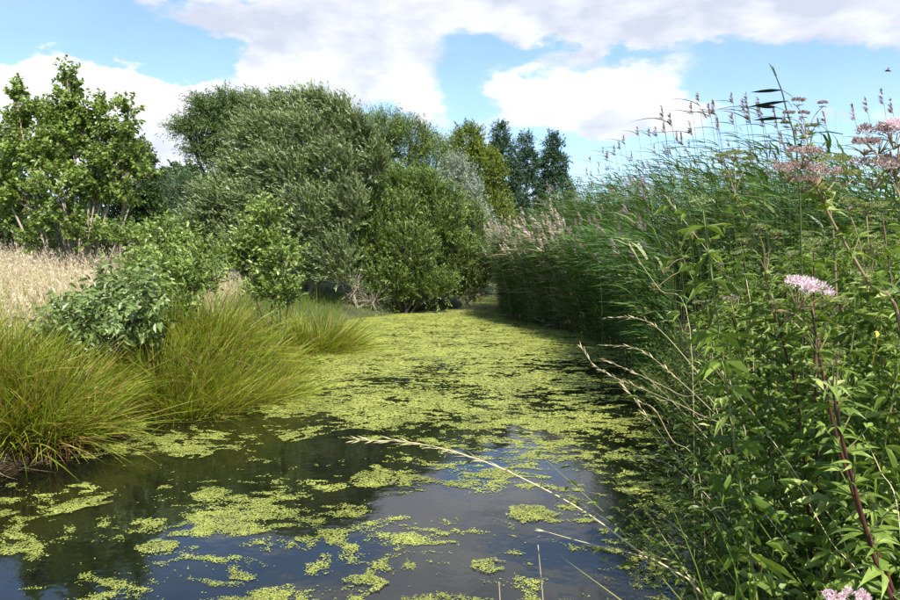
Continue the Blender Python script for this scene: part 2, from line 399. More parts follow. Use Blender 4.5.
# ------------------------------------------------------------------ ground and water
def build_ground():
    def axis(fine0, fine1, step, far):
        a = list(np.arange(fine0, fine1, step)); s = step
        b = a[-1]
        while b < far: s *= 1.35; b += s; a.append(b)
        b = a[0]; s = step
        while b > -far: s *= 1.35; b -= s; a.insert(0, b)
        return np.array(a)
    X, Y = axis(-12, 8, .16, 900), axis(0, 46, .2, 900)
    gx, gy = np.meshgrid(X, Y); z = gh(gx, gy)
    V = np.stack([gx, gy, z], -1); nx, ny = len(X), len(Y)
    i = (np.arange(ny - 1)[:, None] * nx + np.arange(nx - 1)[None]).ravel()
    mb = MB(); mb.add(V, np.stack([i, i + 1, i + nx + 1, i + nx], 1))
    mb.obj('ground', ground_mat(), smooth=True, kind='structure')
    # water sheet: the pond outline pushed outwards under the banks
    c = POND.copy(); n = len(c); out = []
    for k in range(n):
        e = c[(k + 1) % n] - c[k - 1]; nn = np.array([-e[1], e[0]]); out.append(c[k] + nn / (np.linalg.norm(nn) + 1e-9) * .35)
    out = np.array(out); area = np.sum(out[:, 0] * np.roll(out[:, 1], -1) - np.roll(out[:, 0], -1) * out[:, 1])
    if area < 0: out = out[::-1]
    me = bpy.data.meshes.new('water'); me.from_pydata([(a, b, 0.0) for a, b in out], [], [list(range(n))]); me.materials.append(water_mat())
    o = bpy.data.objects.new('water', me); COL.objects.link(o); o['kind'] = 'structure'


build_ground()

# ------------------------------------------------------------------ duckweed
COVER = [(490, 300, .99, 30), (420, 320, .985, 40), (360, 325, .97, 30), (400, 338, .62, 22), (470, 336, .72, 25), (330, 345, .84, 30), (540, 332, .80, 30), (520, 355, .82, 40),
         (350, 375, .76, 40), (430, 370, .72, 30), (400, 356, .55, 18), (480, 400, .82, 40), (390, 405, .62, 30), (310, 390, .66, 30), (260, 410, .55, 30), (580, 370, .45, 30), (620, 360, .25, 25), (620, 400, .28, 30),
         (560, 400, .55, 30), (520, 430, .62, 30), (440, 425, .70, 30), (300, 440, .28, 30), (200, 430, .32, 30), (130, 440, .40, 25), (60, 470, .42, 30), (250, 470, .08, 40), (150, 480, .10, 40), (330, 470, .22, 30),
         (400, 470, .45, 25), (330, 500, .10, 30), (430, 510, .08, 35), (480, 480, .12, 35), (540, 450, .22, 30), (600, 450, .50, 25), (590, 490, .45, 25), (640, 520, .45, 30), (620, 570, .42, 30), (530, 520, .34, 22),
         (100, 530, .22, 30), (30, 520, .30, 30), (30, 580, .12, 35), (120, 580, .24, 30), (220, 560, .26, 30), (200, 520, .20, 30), (330, 560, .22, 30), (400, 570, .2, 30), (480, 570, .22, 30), (300, 600, .22, 30), (560, 590, .25, 30), (650, 460, .25, 25)]


def to_px(x, y, z=0.):
    dx, dy, dz = x, y, z - EYE
    f = dy * CP - dz * SP; u = dy * SP + dz * CP
    return 450 + F * dx / f, 300 - F * u / f


def coverage(x, y):
    px, py = to_px(x, y); w = np.zeros_like(px); s = np.zeros_like(px)
    for a, b, c, r in COVER:
        k = np.exp(-((px - a) / (r * 2.0)) ** 2 - ((py - b) / (r * .62)) ** 2) + 1e-12 / (1 + (px - a) ** 2 + (py - b) ** 2)
        w += k; s += k * c
    return s / w


def fronds(mb, x, y, size):
    """small irregular five-sided frond clumps floating on the water, each slightly tilted"""
    n = len(x); a0 = R.random(n) * 6.283; V = []
    asp = R.uniform(.6, 1.0, n); ro = R.random(n) * 6.283
    z0 = .003 + R.random(n) * .004; tx, ty = R.normal(0, .02, n), R.normal(0, .02, n)
    for k in range(5):
        r = size * R.uniform(.38, .62, n); an = a0 + k * 1.2566
        lx, ly = np.cos(an) * r, np.sin(an) * r * asp
        wx, wy = lx * np.cos(ro) - ly * np.sin(ro), lx * np.sin(ro) + ly * np.cos(ro)
        V.append(np.stack([x + wx, y + wy, np.maximum(z0 + wx * tx + wy * ty, .002)], -1))
    mb.add(np.stack(V, 1), np.arange(n)[:, None] * 5 + np.arange(5))


def build_duckweed():
    mb = MB(); n = 2200000
    d0, d1 = 3.2, 47.
    u = R.random(n); d = 1 / (1 / d0 - u * (1 / d0 - 1 / d1))
    x = R.uniform(-1, 1, n) * np.minimum(d * .70 + .4, 6.5)
    X, Y = np.arange(-8, 7, .1), np.arange(2.5, 48, .1); gx, gy = np.meshgrid(X, Y); sdg = pond_sd(gx, gy); cvg = coverage(gx, gy)
    ix, iy = ((x + 8) / .1 + .5).astype(int), ((d - 2.5) / .1 + .5).astype(int); iy = np.minimum(iy, len(Y) - 1)
    keep = (sdg[iy, ix] < -.05) & (R.random(n) < np.clip((d - 3) / 9, .25, 1) ** -.6 * .55); x, d, ix, iy = x[keep], d[keep], ix[keep], iy[keep]
    cov = cvg[iy, ix]
    # streaky noise, ranked so that thresholding gives the wanted cover
    wx = x + .5 * (fbm(x * .9, d * .9, 3, 31) - .5); wy = d + .5 * (fbm(x * .9, d * .9, 3, 47) - .5)
    nz = .26 * fbm(wx * .7, wy * .9, 3, 3) + .34 * fbm(wx * 2.2, wy * 3.0, 3, 9) + .40 * fbm(wx * 8, wy * 11, 3, 15)
    rank = np.empty(len(nz)); rank[np.argsort(nz)] = np.linspace(0, 1, len(nz))
    soft = R.normal(0, 1, len(nz)) * np.interp(d, [4, 10, 25], [.16, .10, .08])
    cov = cov * np.interp(d, [4, 6, 9, 14], [.40, .58, .95, 1.08]); k = (rank + soft < cov) & (R.random(len(nz)) < np.interp(d, [4, 8, 20], [.75, .85, 1])); x, d = x[k], d[k]
    fronds(mb, x, d, np.interp(d, [4, 8, 16, 40], [.0095, .022, .062, .17]) * R.uniform(.5, 1.25, len(d)))
    o = mb.obj('duckweed', M['duckweed'], kind='stuff')
    tag(o, 'broken lime green duckweed cover spread over the whole pond', 'duckweed')


build_duckweed()
PATCHES = [(82, 505, 30, 9, 'long duckweed raft slanting in dark water, left foreground'),
           (20, 549, 22, 7, 'duckweed patch on blue water at lower left picture edge'),
           (160, 547, 24, 7, 'slim duckweed raft on dark water, lower left'),
           (196, 452, 22, 7, 'bright oval duckweed patch just off the tussock bank'),
           (210, 495, 20, 7, 'oval duckweed patch in the dark water left of centre'),
           (222, 529, 16, 6, 'small duckweed patch on blue reflected sky, lower left'),
           (372, 480, 24, 8, 'round duckweed patch beside the dark willow reflection in mid pond'),
           (530, 513, 28, 8, 'ragged duckweed raft just below the long leaning grass stem'),
           (488, 566, 17, 7, 'small duckweed patch left of the upright dry stub'),
           (368, 582, 24, 10, 'duckweed patch at bottom centre on pale water'),
           (296, 437, 18, 5, 'thin duckweed raft on the dark tree reflection'),
           (155, 520, 0, 0, '')]
for px, py, rx, ry, lab in PATCHES:
    if not rx: continue
    c = G(px, py); d = c[1]; wx = rx / F * d; wy = G(px, py - ry)[1] - d
    n = int(1.7 * wx * wy * 3.14 / (.0024 * d) ** 2); n = min(n, 16000)
    an = R.random(n) * 6.283; rr = np.sqrt(R.random(n))
    lim = .55 + .75 * fbm(np.cos(an) * 2.2 + px, np.sin(an) * 2.2 + py, 3, 77)
    x = c[0] + np.cos(an) * rr * lim * wx; y = d + np.sin(an) * rr * lim * wy
    if 'slanting' in lab: y = y + (x - c[0]) * .9
    holes = fbm(x * 9, y * 6, 3, 5) > .36; x, y = x[holes], y[holes]
    mb = MB(); fronds(mb, x - c[0], y - d, .0024 * d * R.uniform(.6, 1.25, len(x)))
    mb.v[0][:, 2] += .005
    o = mb.obj('duckweed_patch', M['duckweed']); o.location = (c[0], d, 0); tag(o, lab, 'duckweed', 'loose duckweed rafts on open water')


# ------------------------------------------------------------------ trees and shrubs
WIND = np.array([-1., .15, 0.])


def tree(name, label, cat, base, lobes, leaf, stems=3, bark='bark_grey', spray=(.5, 1.0), per=14, LW=(.08, .02), up=.35, wind=.25, bendz=-.1,
         kind='diamond', nrand=.9, group=None, trunk_r=.1, shell=.5, ang=.8, droop=0., limbs=True, twig_r=.006, tips=None):
    """lobes: (px, py, depth, rx_px, ry_px, sprays) ellipsoids of foliage"""
    base = np.asarray(base, float); base[2] = ghs(base[0], base[1])
    root = thing(name, label, cat, base, group); tm, cm, wm = MB(), MB(), MB()
    B = base.copy(); nl = len(lobes); cent = []
    for px, py, d, rx, ry, ns in lobes:
        c = P(px, py, d); s = d / F; ex = .45 * (spray[0] + spray[1]) / 2; ax_ = max(rx * s - ex, .45 * rx * s); cent.append((c, np.array([ax_, ax_ * .9, max(ry * s - ex, .45 * ry * s)]), ns))
    # limbs: a few stems from the base, each forking to the nearest lobes
    for i, (c, rad, ns) in enumerate(cent):
        foot = B + np.array([R.normal(0, .12), R.normal(0, .12), -.15]) * min(stems, 2)
        mid = foot * .55 + c * .45 + np.array([R.normal(0, .12), R.normal(0, .1), .18]) * np.linalg.norm(c - foot) * .35
        pts = curve([foot, mid, c - np.array([0, 0, rad[2] * .3]), c + np.array([R.normal(0, .2) * rad[0], 0, rad[2] * .75])], 14)
        r0 = trunk_r * (.6 + .4 * R.random()); tube(tm, pts - B, np.linspace(r0, max(.008, r0 * .12), len(pts)), 6)
        if limbs:
            for _ in range(7):
                k = R.integers(len(pts) // 2, len(pts) - 1); e = c + rdir(1)[0] * rad * .8
                q = curve([pts[k], (pts[k] + e) / 2 + np.array([0, 0, .1 * rad[2]]), e], 6); tube(tm, q - B, np.linspace(r0 * .35, .006, len(q)), 4)
    for c, rad, ns in cent:
        o = rdir(ns); rr = (shell + (1 - shell) * R.random(ns)) ** .6
        lump = .72 + .5 * fbm(o[:, 0] * 2.3 + c[0], o[:, 2] * 2.3 + o[:, 1] * 1.7 + c[2], 3, int(abs(c[0] * 13)) % 97)
        S = c + o * rad * (rr * lump)[:, None]
        ok = S[:, 2] > gh(S[:, 0], S[:, 1]) + .05; S, o = S[ok], o[ok]; m = len(S)
        if m == 0: continue
        D = nrm(o * .8 + np.array([0, 0, up]) + WIND * wind + R.normal(0, .3, (m, 3)))
        Ls = R.uniform(*spray, m); bend = WIND * wind * .5 + np.array([0, 0, bendz]) + R.normal(0, .08, (m, 3))
        strips(wm, S - D * Ls[:, None] * .3 - B, D, nrm(np.cross(D, rdir(m))), Ls * 1.3, np.full(m, twig_r), R.random(m), bend, segs=2)
        n = m * per; ix = np.repeat(np.arange(m), per); t = np.tile((np.arange(per) + .5) / per, m) + R.normal(0, .03, n)
        p = S[ix] + (D[ix] * t[:, None] + bend[ix] * (t * t)[:, None]) * Ls[ix][:, None]
        ax = nrm(D[ix] + 2 * bend[ix] * t[:, None]); pr = nrm(np.cross(ax, rdir(n)))
        ld = nrm(ax * (1.05 - ang * .5) + pr * ang + WIND * wind * .6)
        nv = nrm(R.normal(0, nrand, (n, 3)) + np.array([.25, -.2, .8])); sd = nrm(np.cross(ld, nv))
        sz = R.uniform(.65, 1.2, n); sp_r = R.random(m)[ix]
        rnd = np.clip(.6 * sp_r + .4 * R.random(n), 0, 1)
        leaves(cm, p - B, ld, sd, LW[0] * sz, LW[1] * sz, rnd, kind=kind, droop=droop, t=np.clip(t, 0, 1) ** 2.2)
    tm.obj('trunk', M[bark], root, smooth=True)
    cr = cm.obj('crown', M[leaf], root); cr['kind'] = 'stuff'
    wm.obj('twigs', M[bark], root)['kind'] = 'stuff'
    return root


def at(px, d): return [(px - 450) / F * d, d, 0]


# far wood that closes the view behind everything
def far_wood():
    mb = MB()
    for i in range(46):
        a = -.95 + 1.9 * i / 45; d = 120 + 30 * R.random(); h = R.uniform(7, 12)
        c = np.array([math.sin(a) * d, math.cos(a) * d, 2 + h * .45]); n = 1500; o = rdir(n)
        S = c + o * np.array([6, 5, h * .55]) * (R.random(n) ** .3 * (.75 + .5 * vnoise(o[:, 0] * 3 + i, o[:, 2] * 3, i)))[:, None]
        D = nrm(o + R.normal(0, .5, (n, 3))); leaves(mb, S, D, nrm(np.cross(D, rdir(n))), R.uniform(.7, 1.4, n), R.uniform(.5, .9, n), R.random(n))
    o = mb.obj('far_wood', M['dark_tree'], kind='stuff'); tag(o, 'low dark belt of far woodland behind the pond trees', 'woodland')


far_wood()
# background left
tree('broadleaf_tree', 'dark dense tree behind the tall young tree at the left', 'tree', at(120, 30), [(130, 175, 30, 32, 40, 500), (105, 215, 30, 40, 40, 500), (150, 215, 30, 18, 30, 250)], 'dark_tree', LW=(.14, .09), per=16, kind='diamond', spray=(.5, .9))
tree('broadleaf_tree', 'dark tree at the left picture edge behind the young tree', 'tree', at(-5, 28), [(-15, 165, 28, 40, 50, 500), (10, 215, 28, 45, 40, 500)], 'dark_tree', LW=(.14, .09), per=16, spray=(.5, .9))
tree('hedgerow_tree', 'small far dark tree in the gap left of the loose willow', 'tree', at(188, 60), [(185, 185, 60, 22, 20, 350), (205, 195, 60, 16, 18, 200), (160, 195, 60, 20, 22, 300)], 'dark_tree', LW=(.3, .2), per=14, spray=(.8, 1.4))
tree('grey_bush', 'blue green rounded bush in the gap between young tree and willow', 'bush', at(180, 34), [(182, 205, 34, 34, 34, 800), (160, 225, 34, 30, 26, 400)], 'blue_bush', LW=(.11, .05), per=16, spray=(.5, .9), group='bushes behind the meadow')
# behind right of the willows
tree('conifer', 'tallest dark conifer right of the yellow green tree', 'conifer', at(502, 62), [(500, 135, 62, 7, 14, 153), (501, 155, 62, 15, 16, 408), (502, 178, 62, 22, 16, 578), (503, 205, 62, 27, 22, 714)], 'conifer', stems=1, LW=(.26, .09), per=12, spray=(.5, .9), up=-.05, wind=.05, bendz=-.12, group='conifers on the skyline')
tree('conifer', 'middle thin conifer of the skyline trio', 'conifer', at(527, 66), [(526, 145, 66, 7, 14, 153), (527, 165, 66, 13, 16, 340), (527, 195, 66, 20, 24, 578)], 'conifer', stems=1, LW=(.26, .09), per=12, spray=(.5, .9), up=-.05, wind=.05, bendz=-.12, group='conifers on the skyline')
tree('conifer', 'rightmost conifer of the skyline trio above the dry reeds', 'conifer', at(555, 60), [(553, 145, 60, 7, 14, 153), (554, 165, 60, 14, 16, 374), (555, 195, 60, 20, 24, 646)], 'conifer', stems=1, LW=(.26, .09), per=12, spray=(.5, .9), up=-.05, wind=.05, bendz=-.12, group='conifers on the skyline')
tree('poplar', 'yellow green rounded cone tree behind the pale willow', 'tree', at(480, 50), [(468, 145, 50, 17, 20, 420), (480, 175, 50, 26, 34, 1100), (490, 225, 50, 30, 40, 1100), (455, 165, 50, 14, 24, 260)], 'poplar', LW=(.16, .08), per=16, spray=(.6, 1.0), up=.6, wind=.1)
# willows
tree('loose_willow', 'loose airy willow crown reaching out to the left against sky', 'willow', at(262, 36), [(205, 108, 36, 18, 12, 230), (228, 104, 36, 22, 14, 330), (252, 108, 36, 20, 16, 330), (186, 128, 36, 17, 12, 210), (212, 130, 36, 24, 18, 400), (242, 130, 36, 26, 22, 480), (200, 152, 36, 17, 12, 170), (226, 158, 36, 22, 18, 330), (240, 182, 36, 20, 20, 300), (262, 150, 36, 26, 34, 400)], 'willow_loose', LW=(.15, .042), per=17, spray=(.5, 1.0), wind=.15, bendz=-.2, trunk_r=.16, shell=.15)
tree('grey_willow', 'large silvery wind blown willow at the centre of the left bank', 'willow', at(300, 27), [(275, 116, 28, 24, 16, 400), (300, 113, 28, 22, 14, 360), (318, 106, 28, 12, 10, 150), (335, 118, 28, 24, 18, 420), (355, 138, 27.5, 24, 24, 480), (262, 140, 27, 26, 22, 460), (300, 140, 27, 34, 28, 750), (245, 175, 26.8, 26, 24, 460), (285, 175, 26.4, 36, 30, 800), (330, 170, 26.8, 34, 32, 750), (225, 205, 26.5, 28, 26, 480),
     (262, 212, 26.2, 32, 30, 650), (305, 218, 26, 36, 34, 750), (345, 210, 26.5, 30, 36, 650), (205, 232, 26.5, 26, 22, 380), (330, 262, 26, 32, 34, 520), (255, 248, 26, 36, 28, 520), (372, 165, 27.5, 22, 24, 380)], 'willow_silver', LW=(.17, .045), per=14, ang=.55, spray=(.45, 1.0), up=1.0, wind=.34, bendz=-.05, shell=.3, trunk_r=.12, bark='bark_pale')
tree('dark_willow', 'dark green upright willow behind the rounded willow bush', 'willow', at(405, 38), [(385, 135, 38, 24, 22, 500), (410, 145, 38, 28, 26, 650), (435, 165, 38, 24, 30, 550), (375, 165, 38, 24, 30, 400), (410, 190, 38, 40, 30, 600)], 'willow_green', LW=(.15, .04), per=16, spray=(.6, 1.1), up=.9, wind=.2, bendz=0, trunk_r=.14)
tree('pale_willow', 'pale whitish willow slip between rounded bush and poplar', 'willow', at(468, 36), [(462, 172, 36, 13, 16, 180), (472, 195, 36, 15, 18, 230), (484, 220, 36, 12, 18, 170)], 'willow_pale', LW=(.14, .04), per=15, spray=(.6, 1.0), up=.6, wind=.5, bendz=-.05, bark='bark_pale')
tree('willow_bush', 'dense rounded green willow bush hanging over the far pond edge', 'willow', [-2.0, 29.5, 0], [(365, 205, 28.5, 24, 28, 420), (390, 188, 30, 26, 20, 480), (420, 192, 30.5, 26, 20, 480), (445, 205, 31, 22, 22, 420), (395, 215, 29.5, 34, 26, 700), (435, 225, 30.5, 32, 28, 700), (470, 232, 32, 22, 30, 420), (370, 240, 28.6, 28, 32, 560), (405, 252, 29, 36, 34, 850), (450, 258, 31, 34, 34, 750), (480, 265, 33, 18, 28, 320), (385, 282, 28.8, 34, 24, 560), (425, 288, 29.6, 36, 20, 560), (462, 288, 32, 26, 18, 360), (350, 262, 28.2, 20, 30, 300)],
     'willow_green', LW=(.15, .042), per=15, ang=.6, spray=(.45, .85), up=.8, wind=.2, bendz=0, trunk_r=.08, shell=.3)
tree('willow_bush', 'low willow bush at the far end of the pond channel', 'willow', [.3, 43, 0], [(480, 262, 44, 20, 34, 500), (505, 268, 46, 18, 26, 350), (496, 235, 50, 24, 26, 400)], 'willow_green', LW=(.15, .04), per=14, spray=(.5, .9), up=.7)
tree('twiggy_shrub', 'bare twigged dark shrub leaning over water under the silvery willow', 'shrub', at(355, 27.5), [(352, 285, 27.3, 20, 24, 90), (370, 300, 27.6, 20, 14, 90)], 'dark_tree', LW=(.10, .03), per=8, spray=(.6, 1.1), bark='bark_pale', twig_r=.02, bendz=-.3)
# left bank
tree('young_tree', 'tall leafy young tree with spire tops above the pale grass', 'tree', at(75, 17), [(69, 82, 17, 7, 14, 21), (70, 104, 17, 11, 16, 43), (60, 122, 17, 12, 18, 37), (84, 126, 17, 14, 18, 46), (71, 145, 17, 26, 24, 124), (16, 98, 17, 7, 13, 21), (20, 124, 17, 13, 18, 43), (36, 112, 17, 8, 12, 21), (48, 128, 17, 12, 18, 37), (24, 155, 17, 22, 22, 80), (50, 158, 16.8, 24, 24, 99),
     (99, 112, 17, 9, 16, 27), (103, 140, 17, 14, 20, 55), (128, 112, 17, 7, 11, 18), (126, 134, 17, 12, 16, 37), (112, 165, 17, 26, 22, 105), (138, 158, 17, 10, 14, 24), (140, 176, 17, 12, 12, 27), (64, 186, 16.6, 34, 24, 117), (22, 196, 17, 26, 26, 93), (100, 196, 17, 26, 20, 80), (125, 200, 17, 16, 14, 37), (60, 222, 16.6, 30, 20, 62), (88, 236, 16.6, 24, 18, 43), (38, 244, 16.8, 20, 14, 31), (-2, 170, 17, 16, 26, 49), (2, 215, 17, 18, 26, 49)], 'young_tree', LW=(.105, .075), per=17, kind='broad', spray=(.25, .5), up=1.0, wind=.1, bendz=0, shell=.1, trunk_r=.04, droop=.25, ang=.9, bark='bark_pale')
tree('sallow_shrub', 'upright young sallow with bright leaves beside the small tussock', 'shrub', at(272, 14.5), [(268, 222, 14.5, 16, 20, 75), (262, 250, 14.5, 26, 26, 150), (280, 262, 14.4, 24, 26, 140), (272, 292, 14.3, 26, 18, 110), (288, 300, 14.3, 16, 12, 50), (242, 262, 14.5, 14, 22, 60)], 'sallow', LW=(.10, .05), per=13, kind='broad', spray=(.3, .65), up=1.0, trunk_r=.02, shell=.3, ang=.85)
tree('bright_shrub', 'yellow green leafy shrub on the bank left of the young sallow', 'shrub', at(195, 13), [(170, 250, 13, 22, 22, 120), (200, 266, 12.8, 26, 24, 160), (190, 285, 12.2, 36, 24, 210), (156, 280, 12.2, 26, 26, 140), (175, 312, 11.4, 26, 18, 120)], 'sallow', LW=(.10, .042), per=13, kind='broad', spray=(.3, .7), up=.9, trunk_r=.02, shell=.3)
tree('small_shrub', 'light green shrub edge just behind the pale meadow grass', 'shrub', at(145, 16), [(135, 240, 16, 26, 12, 110), (160, 245, 16, 18, 14, 80)], 'sallow', LW=(.09, .045), per=14, kind='broad', spray=(.25, .5), up=.7, trunk_r=.02, shell=.3)
tree('bramble_bush', 'grey green bramble with glossy leaves among tussocks on left bank', 'bramble', at(110, 10.2), [(112, 302, 10.2, 20, 16, 50), (90, 326, 9.8, 30, 18, 85), (132, 320, 9.8, 32, 22, 100), (112, 344, 9.5, 34, 16, 80), (150, 300, 10.3, 20, 18, 50), (70, 336, 9.7, 16, 14, 34)], 'bramble', LW=(.125, .055), per=10, kind='broad', spray=(.3, .75), up=.7, trunk_r=.014, shell=.1, ang=.9, droop=.2)

# ------------------------------------------------------------------ grass tussocks and meadow
def tussock(px, py, d, h, w, n, label, lean=(.25, -.1), mat='tussock', name='sedge_tussock'):
    b = G(px, py); k = d / b[1]; b = np.array([b[0] * k, d, 0]); b[2] = ghs(b[0], d)
    if b[2] < .02: b[2] = .02
    n = int(n * .72); mb = MB(); a = R.random(n) * 6.283; r = np.sqrt(R.random(n)) * w * .42
    o = np.stack([np.cos(a), np.sin(a), np.zeros(n)], -1)
    pos = o * r[:, None]; gz = gh(b[0] + pos[:, 0], b[1] + pos[:, 1]) - b[2]; pos[:, 2] = np.clip(gz, -.35, .5) - .03
    L = h * R.uniform(.65, 1.15, n); out = .25 + .75 * R.random(n) * (r / (w * .42))
    cl = R.integers(0, 60, n); cj = R.normal(0, .16, (60, 3)); D = nrm(o * out[:, None] * .55 + np.array([0, 0, 1.]) + R.normal(0, .15, (n, 3)) + cj[cl])
    bend = o * (out * .55)[:, None] + np.array([lean[0], lean[1], 0]) + np.array([0, 0, -.55])[None] * (out * 1.1)[:, None] + R.normal(0, .14, (n, 3)) + R.normal(0, .18, (60, 3))[cl]
    sd = nrm(np.cross(D, rdir(n)))
    strips(mb, pos, D, sd, L, R.uniform(.006, .014, n) * (1 + d * .035), np.clip(.5 * R.random(60)[cl] + .5 * R.random(n), 0, 1), bend, segs=5)
    # short dead basal thatch
    m = n // 3; a = R.random(m) * 6.283; o = np.stack([np.cos(a), np.sin(a), np.zeros(m)], -1); p = o * (w * .44 * R.uniform(.7, 1, m))[:, None]
    p[:, 2] = np.clip(gh(b[0] + p[:, 0], b[1] + p[:, 1]) - b[2], -.35, .5) + R.random(m) * .2
    strips(mb, p, nrm(o + R.normal(0, .5, (m, 3))), nrm(np.cross(o, rdir(m))), R.uniform(.2, .5, m), np.full(m, .008), R.random(m) * .1, np.array([0, 0, -.6]) + R.normal(0, .1, (m, 3)), segs=3)
    root = thing(name, label, 'tussock', b, 'sedge tussocks on the left bank'); f = mb.obj('blades', M[mat], root); f['kind'] = 'stuff'
    return root


tussock(35, 455, 7.9, .82, 1.7, 4600, 'big green sedge tussock nearest the camera at left edge', (.16, -.2))
tussock(-25, 440, 8.3, .85, 1.5, 3200, 'sedge tussock cut by the left picture edge at the water', (.16, -.2))
tussock(82, 430, 8.9, .8, .9, 2000, 'sedge tussock with reddish base below the bramble', (.16, -.2))
tussock(185, 408, 10.0, .95, 1.7, 4600, 'broad yellow green sedge tussock arching over the water edge', (.16, -.2))
tussock(235, 395, 10.8, 1.0, 1.6, 4200, 'lime green sedge tussock at the bank corner', (.16, -.2))
tussock(205, 380, 11.6, 1.15, 1.4, 3000, 'upper lime sedge tussock right under the yellow green shrub', (.16, -.2))
tussock(150, 380, 10.9, .9, 1.2, 2400, 'sedge tussock right of the bramble, higher on the bank', (.16, -.2))
tussock(314, 338, 16.6, 1.35, 1.7, 4200, 'separate small round sedge tussock beside the upright sallow', (.08, -.1))
tussock(262, 365, 13.0, .9, 1.1, 2000, 'short sedge tussock at the foot of the upright sallow', (.25, -.1))
tussock(30, 420, 9.4, .75, 1.5, 2800, 'sedge tussock in second row at left behind the nearest one', (.16, -.2))


def grass_field(name, label, cat, x, y, h, w, mat, lean, heads=0., hm=None, segs=4):
    n = len(x); z = gh(x, y); k = z > .03; x, y, z = x[k], y[k], z[k]; n = len(x)
    h = h[k] if isinstance(h, np.ndarray) else h * R.uniform(.6, 1.15, n)
    pos = np.stack([x, y, z - .02], -1); D = nrm(np.array([0, 0, 1.]) + R.normal(0, .22, (n, 3)))
    bend = np.asarray(lean) + R.normal(0, .16, (n, 3)); mb = MB()
    strips(mb, pos, D, nrm(np.cross(D, rdir(n))), h, w * R.uniform(.6, 1.3, n), R.random(n), bend, segs=segs)
    mats = [M[mat]]
    if heads:
        m = int(n * heads); i = R.choice(n, m, False); tipp = pos[i] + (D[i] + bend[i]) * h[i][:, None]; ax = nrm(D[i] + 2 * bend[i]); kk = 7
        ii = np.repeat(np.arange(m), kk); p = tipp[ii] - ax[ii] * (R.random(m * kk) * .22)[:, None]
        ld = nrm(ax[ii] + rdir(m * kk) * .7); leaves(mb, p, ld, nrm(np.cross(ld, rdir(m * kk))), R.uniform(.04, .09, m * kk), R.uniform(.008, .016, m * kk), R.random(m * kk), mat=1)
        mats.append(M[hm])
    o = mb.obj(name, mats, kind='stuff'); tag(o, label, cat); return o


n = 30000; x = R.uniform(-14, -4.2, n); y = R.uniform(8.5, 22, n); k = (pond_sd(x, y) > 1.3) & (fbm(x * .6, y * .6, 3, 21) > .36) & (x < -4.6 - (y - 9) * .12); x, y = x[k], y[k]
grass_field('meadow_grass', 'pale dry meadow grass with pinkish seed heads behind the tussocks', 'grass', x, y, 1.05, .006, 'meadow', (-.15, -.05, -.12), .4, 'panicle_pale')
n = 26000; x = R.uniform(-14, -1.5, n); y = R.uniform(5, 30, n); k = pond_sd(x, y) > .05; x, y = x[k], y[k]
grass_field('bank_grass', 'green grass growing between tussocks and shrubs on the left bank', 'grass', x, y, .6, .009, 'bank_grass', (.1, -.1, -.25))

# brown dead stems and leaf litter lying along the waterline
def litter():
    n = 5200; k = R.integers(0, 21, n); f = R.random(n)[:, None]; a, b = POND[k], POND[k + 1]; q = a + (b - a) * f + R.normal(0, .16, (n, 2))
    z = np.maximum(gh(q[:, 0], q[:, 1]), 0) + .012 + R.random(n) * .03; D = nrm(R.normal(0, 1, (n, 3)) * [1, 1, .12]); mb = MB()
    strips(mb, np.stack([q[:, 0], q[:, 1], z], -1), D, nrm(np.cross(D, [0.05, .1, 1.])), R.uniform(.12, .55, n), R.uniform(.004, .012, n), R.random(n), R.normal(0, .12, (n, 3)) * [1, 1, .2], segs=3)
    tag(mb.obj('dead_litter', M['litter'], kind='stuff'), 'brown dead stems and leaf litter along the waterline', 'litter')


litter()

# ------------------------------------------------------------------ reeds
def reed_parts(n, pos, h, D, bend, leafm, stemm, lw=.022, ll=.5, nl=9, rnd=None, wind=.55, lo=.06):
    """stems as thin ribbons crossed, leaves streaming down-wind"""
    sd = nrm(np.cross(D, rdir(n)))
    strips(stemm, pos, D, sd, h, np.full(n, .012), R.random(n), bend, segs=3, prof=[1, .85, .6])
    strips(stemm, pos, D, nrm(np.cross(D, sd)), h, np.full(n, .012), R.random(n), bend, segs=3, prof=[1, .85, .6])
    ix = np.repeat(np.arange(n), nl); t = np.tile(lo + (1 - lo) * (np.arange(nl) + .3) / nl, n) + R.normal(0, .02, n * nl); m = n * nl
    p = pos[ix] + (D[ix] * t[:, None] + bend[ix] * (t * t)[:, None]) * h[ix][:, None]
    ax = nrm(D[ix] + 2 * bend[ix] * t[:, None]); gust = (.5 + 1.0 * vnoise(p[:, 0] * .8, p[:, 1] * .8 + p[:, 2], 61))[:, None]; ld = nrm(ax * .75 + nrm(R.normal(0, 1, (m, 3)) * [1, 1, .3]) * .7 + WIND * wind * gust)
    b = WIND * wind * .55 + np.array([0, 0, -.38]) + R.normal(0, .1, (m, 3))
    strips(leafm, p, ld, nrm(np.cross(ld, rdir(m) * .6 + [0, 0, 1])), ll * R.uniform(.6, 1.15, m), lw * R.uniform(.7, 1.2, m), R.random(m), b, segs=3, prof=[.55, 1, .7])
    return pos + (D + bend) * h[:, None], nrm(D + 2 * bend)


def panicles(mb, tip, ax, size, k=16, mat=0):
    m = len(tip); ii = np.repeat(np.arange(m), k); n = m * k; t = R.random(n)
    p = tip[ii] + ax[ii] * ((t - .15) * size)[:, None]
    ld = nrm(ax[ii] * 1.0 + rdir(n) * .55 + WIND * .6 + [0, 0, -.1])
    leaves(mb, p, ld, nrm(np.cross(ld, rdir(n))), size * (.55 - .3 * t) * R.uniform(.6, 1.2, n), size * .09 * R.uniform(.6, 1.3, n), R.random(n), mat=mat)


